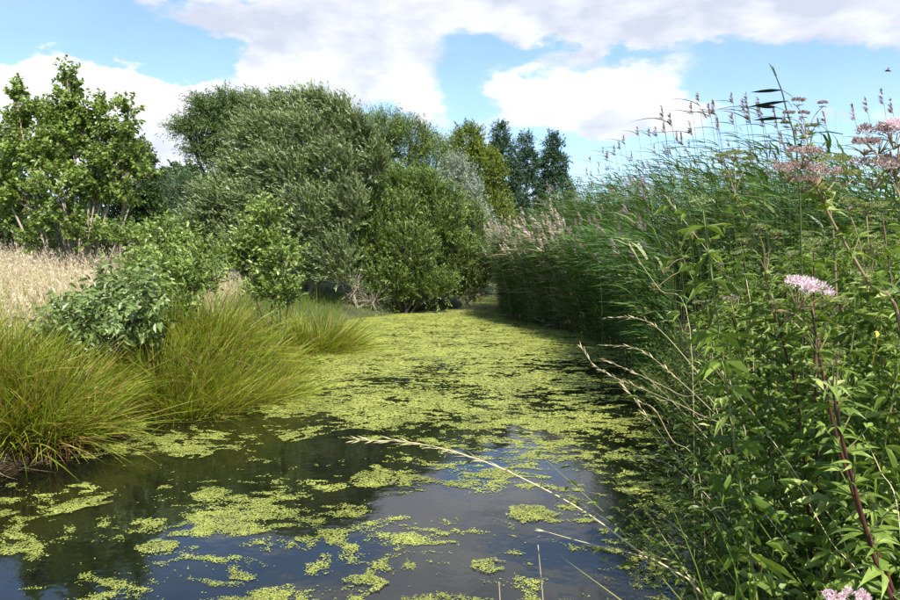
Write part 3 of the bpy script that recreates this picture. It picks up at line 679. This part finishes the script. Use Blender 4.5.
def reed_bed(name, label, x, y, hfun, dry=False, heads=.25, nl=9, size=.26):
    n = len(x); z = gh(x, y); pos = np.stack([x, y, np.maximum(z, -.25) - .02], -1); h = hfun(x, y) * R.uniform(.84, 1.08, n)
    D = nrm(np.array([0, 0, 1.]) + R.normal(0, .07, (n, 3))); bend = WIND * .16 + R.normal(0, .07, (n, 3)) + [0, 0, -.03]
    lm, sm, pm = MB(), MB(), MB()
    d = np.mean(y); tip, ax = reed_parts(n, pos, h, D, bend, lm, sm, lw=.024 + .0006 * d, nl=nl)
    k = R.random(n) < heads; panicles(pm, tip[k], ax[k], size)
    root = thing(name, label, 'reeds', (0, 0, 0))
    lm.obj('reed_leaves', M['reed_straw' if dry else 'reed_leaf'], root, kind='stuff'); sm.obj('reed_stems', M['panicle_grey' if dry else 'reed_stem'], root, kind='stuff')
    pm.obj('reed_panicles', M['panicle_grey' if dry else 'panicle'], root, kind='stuff')
    root['kind'] = 'stuff'; return root


def along(pts, n, depth):
    pts = np.array(pts); seg = np.linalg.norm(np.diff(pts, axis=0), axis=1); c = np.concatenate([[0], np.cumsum(seg)]); s = R.random(n) * c[-1]
    i = np.clip(np.searchsorted(c, s) - 1, 0, len(seg) - 1); f = (s - c[i]) / seg[i]; e = pts[i + 1] - pts[i]; q = pts[i] + e * f[:, None]
    nn = np.stack([e[:, 1], -e[:, 0]], -1); nn /= np.linalg.norm(nn, axis=1, keepdims=True)
    q = q + nn * ((R.random(n) ** 1.25) * depth - .12)[:, None]; return q[:, 0], q[:, 1]


edge_r = [G(*p)[:2] for p in ((703, 520), (690, 465), (664, 395), (640, 353), (580, 333), (516, 319), (510, 306))]
edge_r = edge_r[::-1]
x, y = along(edge_r, 7600, 2.2)
x2 = R.uniform(3, 15, 7500); y2 = R.uniform(9.3, 34, 7500); k2 = (pond_sd(x2, y2) > 1.5) & (pond_sd(x2, y2) < 6) & (x2 < .62 * y2 + 1.5) & (x2 > .08 * y2)
x, y = np.concatenate([x, x2[k2]]), np.concatenate([y, y2[k2]])
k = (pond_sd(x, y) > -.2) & (y > 9.3); x, y = x[k], y[k]
reed_bed('reed_bed', 'tall green reed bed leaning in the wind along the right bank', x, y, lambda x, y: 2.55 + .40 * np.clip(pond_sd(x, y), 0, 3) + .4 * fbm(x * .5, y * .5, 2, 3) + .028 * np.clip(y - 8, 0, 20) - 4.5 * np.clip(x / y - .36, 0, .3), heads=.10, nl=11)
edge_f = [G(*p)[:2] for p in ((585, 333), (548, 326), (516, 319), (509, 304), (504, 296))][::-1]
x, y = along(edge_f, 2600, 2.0); k = pond_sd(x, y) > -.2
reed_bed('dry_reed_bed', 'brownish reeds with pale plumes at the far right corner of the pond', x[k], y[k], lambda x, y: 3.1 + .34 * np.clip(pond_sd(x, y), 0, 3) + .2 * R.normal(0, 1, len(x)), dry=True, heads=.8, nl=7, size=.36)

# single reeds that stand out against the sky
def reed(px, py, d, label, group, leaves_n=4, size=.17, name='reed'):
    tip = P(px, py, d); bx = tip[0] + .25 * (1 + .3 * random.random()); b = np.array([bx, d + random.uniform(-.1, .1), 0]); b[2] = ghs(b[0], b[1])
    root = thing(name, label, 'reed', b, group); h = tip - b; top = h
    path = curve([[0, 0, -.05], h * .5 + np.array([.12, 0, 0]), top], 8); sm = MB(); tube(sm, path, np.linspace(.006, .0022, len(path)), 4); sm.obj('stem', M['reed_dry'], root)
    for j in range(leaves_n):
        t = .72 + .24 * j / max(1, leaves_n); p = path[min(int(t * len(path)), len(path) - 1)] * 1.0
        lm = MB(); D = nrm(np.array([[-.9, random.uniform(-.4, .4), random.uniform(.2, .7)]])); strips(lm, p[None], D, nrm(np.cross(D, [[0.1, .2, 1]])), np.array([random.uniform(.28, .45)]), np.array([.02]), np.array([random.random()]), np.array([[-.2, 0, -.35]]), segs=4, prof=[.5, 1, .9, .6])
        lm.obj('leaf', M['reed_leaf'], root)
    pm = MB(); panicles(pm, top[None], nrm((top - path[-2])[None]), size, 26); pm.obj('panicle', M['panicle'], root)
    return root


for i in range(44):
    px = 590 + 240 * (i / 43) + random.uniform(-5, 5); d = random.uniform(7.5, 11) if px > 660 else random.uniform(11, 16)
    base_y = np.interp(px, [590, 640, 690, 740, 800, 840], [168, 142, 122, 118, 128, 130]); py = base_y + random.uniform(-16, 22)
    reed(px, py, d, 'slender reed with purplish plume standing above the reed bed skyline', 'reed plumes against the sky')
for px, py in ((855, 118), (868, 112), (884, 104), (893, 112)):
    reed(px, py, 8, 'reed plume rising behind the pink flower heads at right edge', 'reed plumes behind the pink flowers', 3)


def shaded_leaf_reed():
    d = 3.6; tip = P(773, 66, d); b = np.array([P(798, 160, d)[0] + .12, d + .05, 0]); b[2] = ghs(*b[:2])
    root = thing('reed', 'single tall reed with shade-darkened leaves streaming left in the wind', 'reed', b)
    w = [b, P(800, 200, d), P(786, 108, d), P(776, 76, d), tip]; path = curve(w, 16) - b
    sm = MB(); tube(sm, path, np.linspace(.006, .0015, len(path)), 5); sm.obj('stem', M['reed_dry'], root)
    for sx, sy, ex, ey in ((782, 90, 750, 91), (788, 101, 744, 106), (776, 107, 757, 106), (783, 118, 752, 119)):
        a, e = P(sx, sy, d) - b, P(ex, ey, d) - b; lm = MB(); D = e - a; L = np.linalg.norm(D)
        strips(lm, a[None], (D / L)[None], np.array([[0, .6, -.8]]), np.array([L]), np.array([.018]), np.array([.1]), np.array([[0, 0, -.04]]), segs=6, prof=[.25, .6, 1, .95, .8, .4])
        lm.obj('leaf', M['reed_leaf_shaded'], root)
        j = P(792, sy + 6, d) - b; q = MB(); tube(q, curve([j, (j + a) / 2, a], 4), .0015, 4); q.obj('leaf_sheath', M['reed_dry'], root)
    lm = MB(); a = P(776, 76, d) - b; D = P(771, 62, d) - b - a; L = np.linalg.norm(D)
    strips(lm, a[None], (D / L)[None], np.array([[.9, .2, .1]]), np.array([L]), np.array([.014]), np.array([.3]), np.array([[-.2, 0, 0]]), segs=4); lm.obj('leaf', M['reed_leaf'], root)


shaded_leaf_reed()

# ------------------------------------------------------------------ right bank thicket
def leaflet(mb, base, d, nrmv, L, W, droop, rnd, mat=0):
    """one lanceolate leaflet, folded along its midrib and drooping, toothed edge"""
    d = d / np.linalg.norm(d); s = np.cross(d, nrmv); s /= np.linalg.norm(s); n = np.cross(s, d); k = 7
    pr = [.12, .62, .95, 1, .82, .5, .22]; V = []
    for i in range(k):
        t = i / k; c = base + d * L * t - np.array([0, 0, 1]) * droop * L * t * t; w = W * .5 * pr[i] * (1.08 if i % 2 else .94)
        V += [c - s * w + n * w * .35, c, c + s * w + n * w * .35]
    V.append(base + d * L - np.array([0, 0, 1]) * droop * L); Fa = []
    for i in range(k - 1): a = 3 * i; Fa += [[a, a + 1, a + 4, a + 3], [a + 1, a + 2, a + 5, a + 4]]
    b0 = mb.n; mb.add(np.array(V), np.array(Fa), rnd, None, mat); m = mb.n; mb.n = b0; a = 3 * (k - 1)
    mb.add(np.zeros((0, 3)), np.array([[a, a + 1, a + 3 * 1], [a + 1, a + 2, a + 3]]), rnd, None, mat); mb.n = m


LEAF = []
for v in range(6):       # three-fingered drooping leaves, 1 m long nominal, pointing +Y
    mb = MB(); r = .15 + .75 * v / 5; dr = [.35, .6, .95, .45, .8, .25][v]
    leaflet(mb, np.array([0, .06, 0.]), np.array([0, 1, .25]), np.array([0, 0, 1.]), .94, .25, dr, r)
    for s in (-1, 1): leaflet(mb, np.array([0, .06, 0.]), np.array([s * .62, 1, .2]), np.array([s * .2, 0, 1.]), .72, .19, dr, min(1, r + .08))
    tube(mb, np.array([[0, 0, 0], [0, .07, .01]]), .012, 4, r)
    LEAF.append(mb.mesh('leaf', M['agrimony'], smooth=False))


def add_leaf(parent, p, d, scale, roll=0.):
    o = bpy.data.objects.new('leaf', random.choice(LEAF)); COL.objects.link(o); o.parent = parent
    q = Vector(d).to_track_quat('Y', 'Z'); o.matrix_local = Matrix.LocRotScale(Vector(p), q @ Matrix.Rotation(roll, 3, 'Y').to_quaternion(), Vector((scale, scale, scale)))
    return o


def flower_head(parent, p, ax, w, mat, stalk_from, n=60, flat=.35):
    """flat-topped corymb of fluffy florets on branching stalks"""
    ax = np.asarray(ax, float); ax /= np.linalg.norm(ax); fm, sm = MB(), MB()
    u = np.cross(ax, [.3, .9, .1]); u /= np.linalg.norm(u); v = np.cross(ax, u)
    tube(sm, curve([stalk_from, (np.asarray(stalk_from) + p) / 2 + ax * .01, p - ax * w * .5], 5), np.array([.0032, .003, .0028, .0026, .0025])[:len(curve([stalk_from, p, p], 5))] if False else .0019, 5)
    k = 11; hub = p - ax * w * .5
    for i in range(k):
        a = i / k * 6.283 + R.random(); r = w * .5 * (R.random() * .6 + .3 if i else 0.); c = p + (u * math.cos(a) + v * math.sin(a)) * r - ax * flat * r * r / w
        tube(sm, np.array([hub, (hub + c) / 2 - ax * .1 * w, c - ax * .02]), .0014, 4)
        m = 80; o = rdir(m); o = o + ax * .5; o = nrm(o)
        q = c + o * (w * .15 * R.uniform(.4, 1, m))[:, None] * (1, 1, .8); ld = nrm(o + ax * .6 + R.normal(0, .25, (m, 3)))
        leaves(fm, q - ld * .004, ld, nrm(np.cross(ld, rdir(m))), R.uniform(.004, .009, m) * (1 + w * 2), R.uniform(.0015, .0035, m) * (1 + w * 2), R.random(m))
    h = fm.obj('flower_head', M[mat], parent); sm.obj('flower_stalk', M['stem_tan'], h)
    return h


def hero(label, d, stem_px, heads, stem='stem_red', leaf=.11, nodes=9, lean=.12, r=.006, t0=.0, d_top=None):
    """one hemp agrimony plant; stem through photograph points (lowest first) at distance d; heads: (px, py, width_m, material)"""
    k = len(stem_px); ds = np.linspace(d, d_top or d, k); pts = [P(a, b, dd) for (a, b), dd in zip(stem_px, ds)]
    dirn = pts[0] - pts[1]; foot = pts[0] + dirn / np.linalg.norm(dirn) * .25; base = np.array([foot[0] + .05, foot[1], ghs(foot[0] + .05, foot[1])])
    root = thing('hemp_agrimony', label, 'wildflower', base, 'hemp agrimony plants picked out on the right bank')
    path = curve([base - [0, 0, .03]] + pts, 22) - base; sm = MB(); tube(sm, path, np.linspace(r, r * .45, len(path)), 7); sm.obj('stem', M[stem], root, smooth=True)
    phi = random.random() * 6.28
    for i in range(nodes):
        t = t0 + (1 - t0) * (i + .6) / nodes; f = t * (len(path) - 1); j = int(f); p = path[j] + (path[min(j + 1, len(path) - 1)] - path[j]) * (f - j)
        phi += 1.5708 + random.uniform(-.3, .3); sc = leaf * (1.15 - .55 * t) * random.uniform(.85, 1.15)
        for s in (0, 1):
            a = phi + s * math.pi; dv = np.array([math.cos(a), math.sin(a), random.uniform(.15, .5)]); add_leaf(root, p, dv, sc, random.uniform(-.5, .5))
            if random.random() < .75:      # small side shoot in the leaf axil
                q = p + dv / np.linalg.norm(dv) * .045 + np.array([0, 0, .04]); mb = MB(); tube(mb, np.array([p, (p + q) / 2, q]), .0018, 4); mb.obj('side_shoot', M['stem_green'], root)
                for z in range(2): add_leaf(root, q, (math.cos(a + z * 1.6 - .8), math.sin(a + z * 1.6 - .8), .7), sc * .55, random.uniform(-.6, .6))
    for hx, hy, w, m in heads:
        p = P(hx, hy, ds[-1] + random.uniform(-.05, .05)) - base; jn = max(range(len(path)), key=lambda q: -abs(np.linalg.norm(path[q] - p) - .13)); flower_head(root, p, np.array([random.uniform(-.15, .15), -.25, 1]), w, m, path[jn])
    return root


hero('agrimony with one pale pink flat flower head above wide leaves', 1.75, [(896, 600), (862, 520), (835, 430), (820, 360), (812, 310)], [(806, 284, .135, 'pink'), (775, 303, .035, 'bud'), (787, 312, .03, 'bud'), (818, 368, .04, 'bud'), (840, 300, .05, 'bud')], nodes=8, leaf=.115)
hero('agrimony with dusky mauve flower clusters below the skyline buds', 2.1, [(905, 345), (870, 285), (840, 235), (822, 200), (815, 180)], [(806, 150, .11, 'dusky'), (788, 166, .10, 'dusky'), (820, 168, .12, 'dusky'), (836, 158, .10, 'bud'), (804, 178, .09, 'dusky'), (846, 172, .09, 'bud')], stem='stem_tan', nodes=9, leaf=.10)
hero('agrimony with large pinkish flower heads cut by right picture edge', 1.7, [(930, 330), (915, 260), (900, 200), (893, 165)], [(882, 128, .13, 'dusky'), (900, 124, .12, 'pink'), (882, 163, .13, 'dusky'), (866, 140, .07, 'dusky'), (900, 158, .10, 'dusky')], stem='stem_tan', nodes=9, leaf=.10)
hero('low agrimony with two fluffy pink heads at bottom right edge', 1.5, [(850, 690), (848, 660), (846, 625)], [(832, 598, .055, 'pink'), (858, 596, .06, 'pink')], nodes=4, leaf=.07)
hero('agrimony lifting dark flower buds highest against the sky', 3.3, [(835, 260), (825, 200), (812, 160), (806, 135)], [(798, 99, .07, 'dusky'), (790, 112, .06, 'dusky'), (804, 112, .06, 'dusky'), (822, 102, .05, 'dusky'), (812, 125, .06, 'bud'), (786, 122, .05, 'bud')], stem='stem_tan', nodes=10, leaf=.10)
hero('agrimony with clustered green buds at left side of thicket', 4.6, [(710, 330), (697, 290), (686, 265), (680, 250)], [(690, 232, .10, 'bud'), (672, 258, .08, 'bud'), (664, 268, .08, 'bud'), (655, 285, .07, 'bud')], stem='stem_green', nodes=10, leaf=.11)
hero('agrimony with yellowish buds in front of green reeds', 3.6, [(770, 290), (755, 240), (742, 210), (735, 195)], [(735, 152, .10, 'bud'), (722, 155, .08, 'bud'), (748, 158, .08, 'bud'), (728, 172, .07, 'bud')], stem='stem_tan', nodes=11, leaf=.105)
hero('tall red stemmed agrimony with drooping leaves at lower right', 1.6, [(900, 625), (875, 560), (850, 470), (838, 420), (832, 380)], [(838, 352, .035, 'bud')], nodes=10, leaf=.11, r=.0065)
hero('leafy agrimony with brownish bud stalks mid thicket', 2.6, [(800, 420), (785, 350), (770, 300), (765, 270)], [(760, 226, .06, 'bud'), (775, 232, .06, 'bud'), (748, 240, .05, 'bud')], stem='stem_red', nodes=11, leaf=.105)
hero('leafy agrimony right of the pink flat head', 2.2, [(905, 470), (890, 400), (875, 330), (868, 290)], [(862, 250, .06, 'bud'), (876, 246, .06, 'bud'), (850, 200, .07, 'bud'), (868, 205, .07, 'bud')], stem='stem_green', nodes=11, leaf=.105)
hero('agrimony with small green buds left of the pink flat head', 2.9, [(760, 430), (748, 380), (738, 335), (732, 305)], [(726, 288, .06, 'bud'), (740, 290, .05, 'bud')], stem='stem_green', nodes=11, leaf=.10)
hero('agrimony overhanging the water below the green bud cluster', 4.3, [(712, 430), (700, 385), (690, 350), (682, 330)], [(676, 312, .06, 'bud'), (692, 316, .06, 'bud')], stem='stem_green', nodes=10, leaf=.10)


# prototypes for the plants further into the thicket
def thicket_proto(h, nodes, leaf, seed):
    global R
    root = bpy.data.objects.new('hemp_agrimony', None); COL.objects.link(root)
    top = np.array([R.normal(0, .12), R.normal(0, .1), h]); path = curve([[0, 0, -.05], top * .5 + [R.normal(0, .05), 0, 0], top], 12)
    sm = MB(); tube(sm, path, np.linspace(.006, .0025, len(path)), 5); sm.obj('stem', M['stem_red' if seed % 2 else 'stem_green'], root)
    mb = MB(); phi = 0
    for i in range(nodes):
        t = .18 + .82 * (i + .4) / nodes; f = t * (len(path) - 1); j = int(f); p = path[j] + (path[min(j + 1, len(path) - 1)] - path[j]) * (f - j); phi += 1.57 + R.normal(0, .3)
        for s in (0, 1):
            a = phi + s * math.pi; sc = leaf * (1.15 - .5 * t) * R.uniform(.8, 1.2); rv = R.random() * .85
            for sh, dz, q in ((1., .3, p), (.65, .8, p + np.array([math.cos(a), math.sin(a), .8]) * .05), (.5, .5, p + np.array([math.cos(a + .3), math.sin(a + .3), .6]) * .11)):
                for da, l in ((0, 1.), (.6, .75), (-.6, .75)):
                    aa = a + da + (0.5 if sh < 1 else 0); leaves(mb, q[None], nrm(np.array([[math.cos(aa), math.sin(aa), dz + R.normal(0, .2)]])), nrm(np.array([[-math.sin(aa), math.cos(aa), R.normal(0, .3)]])), np.array([sc * l * sh]), np.array([sc * l * sh * R.uniform(.2, .29)]), np.array([min(1, rv + .1 * R.random())]), kind='broad', droop=R.uniform(.3, .95), fold=.25)
    mb.obj('foliage', M['agrimony'], root, kind='stuff')
    hp = path[-1]
    fm = MB(); m = 150; o = rdir(m) * [1, 1, .35] * (R.random(m)[:, None] ** .4) * .04; ld = nrm(o + [0, 0, .05]); leaves(fm, hp + o + [0, 0, .03], ld, nrm(np.cross(ld, rdir(m))), np.full(m, .008), np.full(m, .004), R.random(m))
    fm.obj('buds', M['dusky' if seed == 5 else 'bud'], root, kind='stuff')
    return root


HT = [1.38, 1.7, 1.5, 1.62, 1.42, 1.55, 1.74, 1.46]
PROTO = [thicket_proto(HT[i], int(R.integers(17, 22)), R.uniform(.115, .145), i) for i in range(8)]
spots = []
for _ in range(16000):
    y = random.uniform(1.9, 9.0); x = random.uniform(.9, 7)
    s = float(pond_sd(np.array([x]), np.array([y]))[0])
    if s < .1 or s > 2.6 or x < .56 * y * .55 or x > .68 * y + .3: continue
    if x < y * (.49 if y < 3.7 else .375 if y < 6 else .33): continue
    if any((x - a) ** 2 + (y - b) ** 2 < (.15 + .010 * y) ** 2 for a, b in spots): continue
    spots.append((x, y))
    if len(spots) >= 297: break
for i, (x, y) in enumerate(spots):
    o = PROTO[i] if i < len(PROTO) else copy_tree(PROTO[i % len(PROTO)])
    o.location = (x, y, ghs(x, y) - .01); o.rotation_euler = (random.uniform(-.1, .1), random.uniform(-.22, .02), random.random() * 6.28); s = min(random.uniform(.85, 1.12), (2.05 + .12 * y - ghs(x, y)) / (HT[i % len(PROTO)] + .06)); o.scale = (s, s, s)
    if y < 3.6: tag(o, 'leafy agrimony plant crowding the near part of the right thicket', 'wildflower', 'agrimony in the near thicket')
    elif y < 6: tag(o, 'leafy agrimony plant in the middle of the right bank thicket', 'wildflower', 'agrimony in the middle thicket')
    else: tag(o, 'small looking agrimony plant at the reed end of the thicket', 'wildflower', 'agrimony at the reed end')


def undergrowth():
    n = 17000; y = R.uniform(2.3, 9.5, n); x = R.uniform(.8, 7.5, n); s = pond_sd(x, y)
    k = (s > -.1) & (s < 3) & (x < .72 * y + .4) & (x > y * np.interp(y, [3, 4, 7], [.43, .39, .33])); x, y = x[k], y[k]; n = len(x); mb = MB(); st = MB()
    z = np.maximum(gh(x, y), 0); h = R.uniform(.2, 1.25, n); pos = np.stack([x, y, z], -1); D = nrm(np.array([-.25, 0, 1.]) + R.normal(0, .28, (n, 3)))
    bend = np.array([-.15, 0, -.1]) + R.normal(0, .1, (n, 3)); strips(st, pos, D, nrm(np.cross(D, rdir(n))), h, np.full(n, .004), R.random(n), bend, segs=3)
    per = 15; ix = np.repeat(np.arange(n), per); m = n * per; t = np.tile((np.arange(per) + .6) / per, n)
    p = pos[ix] + (D[ix] * t[:, None] + bend[ix] * (t * t)[:, None]) * h[ix][:, None]
    ld = nrm(nrm(R.normal(0, 1, (m, 3)) * [1, 1, .3]) + [0, 0, .35]); sd = nrm(np.cross(ld, R.normal(0, .4, (m, 3)) + [0, 0, 1])); sz = R.uniform(.028, .07, m)
    leaves(mb, p, ld, sd, sz, sz * R.uniform(.22, .36, m), np.clip(.4 * R.random(n)[ix] + .6 * R.random(m), 0, 1), kind='broad', droop=.35)
    root = thing('undergrowth', 'dense low leafy undergrowth filling the right bank thicket', 'undergrowth'); root['kind'] = 'stuff'
    mb.obj('leaves', M['undergrowth'], root, kind='stuff'); st.obj('stalks', M['stem_green'], root, kind='stuff')
    # fine green grass blades in the thicket and round the camera's bank
    n = 5000; y = R.uniform(1.2, 9, n); x = R.uniform(-.6, 5.5, n); k = (pond_sd(x, y) > 0) & (x > .38 * y) & (x < .75 * y + .5); x, y = x[k], y[k]
    grass_field('thicket_grass', 'green grass blades between the right bank plants', 'grass', x, y, .75, .006, 'bank_grass', (-.2, 0, -.2))
    n = 420; y = R.uniform(3.2, 8, n); x = R.uniform(.4, 5, n); k = (pond_sd(x, y) > .05) & (x > .40 * y) & (x < .75 * y + .5); x, y = x[k], y[k]
    grass_field('straw_grass', 'thin pale straw blades threaded through the right thicket', 'grass', x, y, 1.35, .0035, 'straw', (-.28, .05, -.12), segs=5)


undergrowth()

# ------------------------------------------------------------------ straw-coloured grass stems
def straw(pts, label, r=.0022, awns=0, awn_from=.45, group='dry grass stems leaning over the water', name='dry_grass_stem', al=.05):
    """pts: (px, py, d) lowest first; the foot is carried on down to the bank"""
    q = [P(*p) for p in pts]; e = q[0] - q[1]; e /= np.linalg.norm(e); f = q[0] + e * .12; f = np.array([f[0], f[1], ghs(f[0], f[1]) - .02])
    if f[2] < 0: f[2] = -.1
    if f[2] < q[0][2] - .02: q = [f] + q
    b = q[0].copy(); path = curve(q, 24) - b; root = thing(name, label, 'grass stem', b, group)
    sm = MB(); tube(sm, path, np.linspace(r, r * .35, len(path)), 5, .6); sm.obj('stalk', M['straw'], root, smooth=True)
    if awns:
        am = MB(); t = awn_from + (1 - awn_from) * R.random(awns); i = np.minimum((t * (len(path) - 1)).astype(int), len(path) - 2); p = path[i] + (path[i + 1] - path[i]) * R.random(awns)[:, None]
        ax = nrm(path[i + 1] - path[i]); ld = nrm(ax + rdir(awns) * .35); leaves(am, p, ld, nrm(np.cross(ld, rdir(awns))), R.uniform(.5, 1.2, awns) * al, np.full(awns, .0045), R.random(awns)); am.obj('seed_head', M['straw'], root, kind='stuff')
    return root


straw([(708, 600, 2.35), (640, 552, 2.4), (588, 514, 2.45), (540, 487, 2.5), (480, 460, 2.55), (415, 443, 2.6), (355, 440, 2.65)], 'long arching dry grass stem reaching far out over the pond', r=.0042, awns=60, awn_from=.62, group=None, al=.06)
straw([(690, 578, 2.4), (640, 556, 2.45), (590, 544, 2.5), (536, 529, 2.55)], 'short straw stem below the long arching one', r=.003, awns=10, group=None)
straw([(545, 640, 3.25), (543, 600, 3.25), (538, 545, 3.25)], 'upright pale dry stub standing at bottom centre', r=.005, group=None)
straw([(502, 640, 3.3), (500, 600, 3.3), (499, 582, 3.3)], 'short pale stub left of the upright dry stub', r=.005, group=None)
straw([(430, 640, 3.3), (431, 610, 3.3), (430, 594, 3.3)], 'tiny pale stub leftmost of three at bottom edge', r=.005, group=None)
S1 = [[(770, 600, 2.6), (700, 490, 3.0), (650, 420, 3.2), (618, 378, 3.4)], [(820, 600, 2.2), (755, 500, 2.5), (700, 430, 2.8), (640, 370, 3.2)], [(790, 500, 2.7), (740, 440, 3.0), (690, 390, 3.3), (640, 350, 3.6), (600, 345, 3.8)],
      [(850, 560, 2.0), (800, 480, 2.2), (750, 410, 2.5), (700, 345, 2.9)], [(735, 590, 2.8), (690, 540, 3.0), (660, 515, 3.2), (640, 508, 3.3), (624, 520, 3.4)], [(900, 530, 1.8), (880, 470, 1.9), (860, 430, 2.0)],
      [(780, 600, 2.5), (720, 510, 2.8), (670, 465, 3.1), (630, 455, 3.3)], [(745, 430, 3.2), (700, 375, 3.5), (660, 330, 3.8), (635, 318, 4.0), (605, 318, 4.2)], [(760, 460, 3.0), (700, 415, 3.3), (650, 392, 3.6), (600, 370, 3.9), (580, 346, 4.0)],
      [(720, 420, 3.6), (680, 395, 3.8), (640, 375, 4.0), (605, 360, 4.2)], [(870, 600, 1.9), (830, 540, 2.0), (790, 470, 2.2)], [(690, 330, 4.2), (660, 290, 4.5), (640, 262, 4.7), (628, 240, 4.8)], [(750, 300, 3.6), (715, 260, 3.9), (680, 215, 4.2), (665, 195, 4.4)], [(700, 480, 3.4), (672, 440, 3.6), (655, 410, 3.8), (640, 402, 3.9)]]
SL = ['straw stem with bare tip crossing the shaded water right of centre', 'straw stem slanting from bottom right up past the shaded water', 'arching straw stem with a drooping seed head over the duckweed', 'straw stem crossing the leaves below the pink flat flower head',
      'low bowed straw stem with hooked tip near the bottom of the thicket', 'short straw stem beside the red stem at the right edge', 'nearly level straw stem tip over dark water below the arching ones', 'uppermost arching straw stem with hooked seed head in front of dark reeds',
      'long feathery straw stem reaching furthest left from the thicket', 'feathery straw stem just under the topmost hooked one', 'straight straw stem low between red stem and yellow leaf', 'straw stem standing against the dark reeds left of the green buds',
      'straw stem rising in front of the sunlit reeds', 'short straw stem at the left foot of the thicket']
for i, s in enumerate(S1):
    straw(s, SL[i], r=.0021, awns=[26, 0, 34, 12, 14, 0, 20, 34, 40, 30, 0, 10, 8, 10][i], awn_from=.6)

# ------------------------------------------------------------------ small things
def insect():
    c = P(888, 71, 2.6); root = thing('insect', 'tiny dark winged insect flying in the sky at upper right', 'insect', c)
    mb = MB(); tube(mb, np.array([[-.011, 0, 0], [-.007, 0, .001], [0, 0, .002], [.006, 0, .001], [.011, 0, -.001]]), np.array([.001, .003, .0035, .0028, .0008]), 7); mb.obj('body', M['insect'], root, smooth=True)
    for s in (-1, 1):
        lm = MB(); D = nrm(np.array([[-.5, s * .9, .35]])); leaves(lm, np.array([[0, 0, .003]]), D, nrm(np.cross(D, [[0, 0, 1.]])), np.array([.02]), np.array([.008]), np.array([.3]), kind='broad'); lm.obj('wing', M['panicle'], root)


insect()


def yellow_leaf(px, py, d, s, label):
    c = P(px, py, d); mb = MB(); leaflet(mb, np.zeros(3), np.array([-.3, -.2, -.6]), np.array([-.2, -1, .3]), s, s * .6, .1, .6)
    leaflet(mb, np.array([0, 0, 0.]), np.array([-1, -.2, .1]), np.array([-.1, -.8, .6]), s * .8, s * .3, .1, .8); tube(mb, np.array([[0, 0, 0], [.012, .02, -.02], [.02, .05, -.08]]), .0015, 4, .3)
    o = mb.obj('yellow_leaf', M['yellow']); o.location = c; tag(o, label, 'leaf', 'yellow leaves in the thicket')


yellow_leaf(762, 556, 2.0, .028, 'yellow turning leaf low at left of the two pink heads')
yellow_leaf(878, 332, 1.65, .014, 'small yellow leaf right of the pink flat flower head')
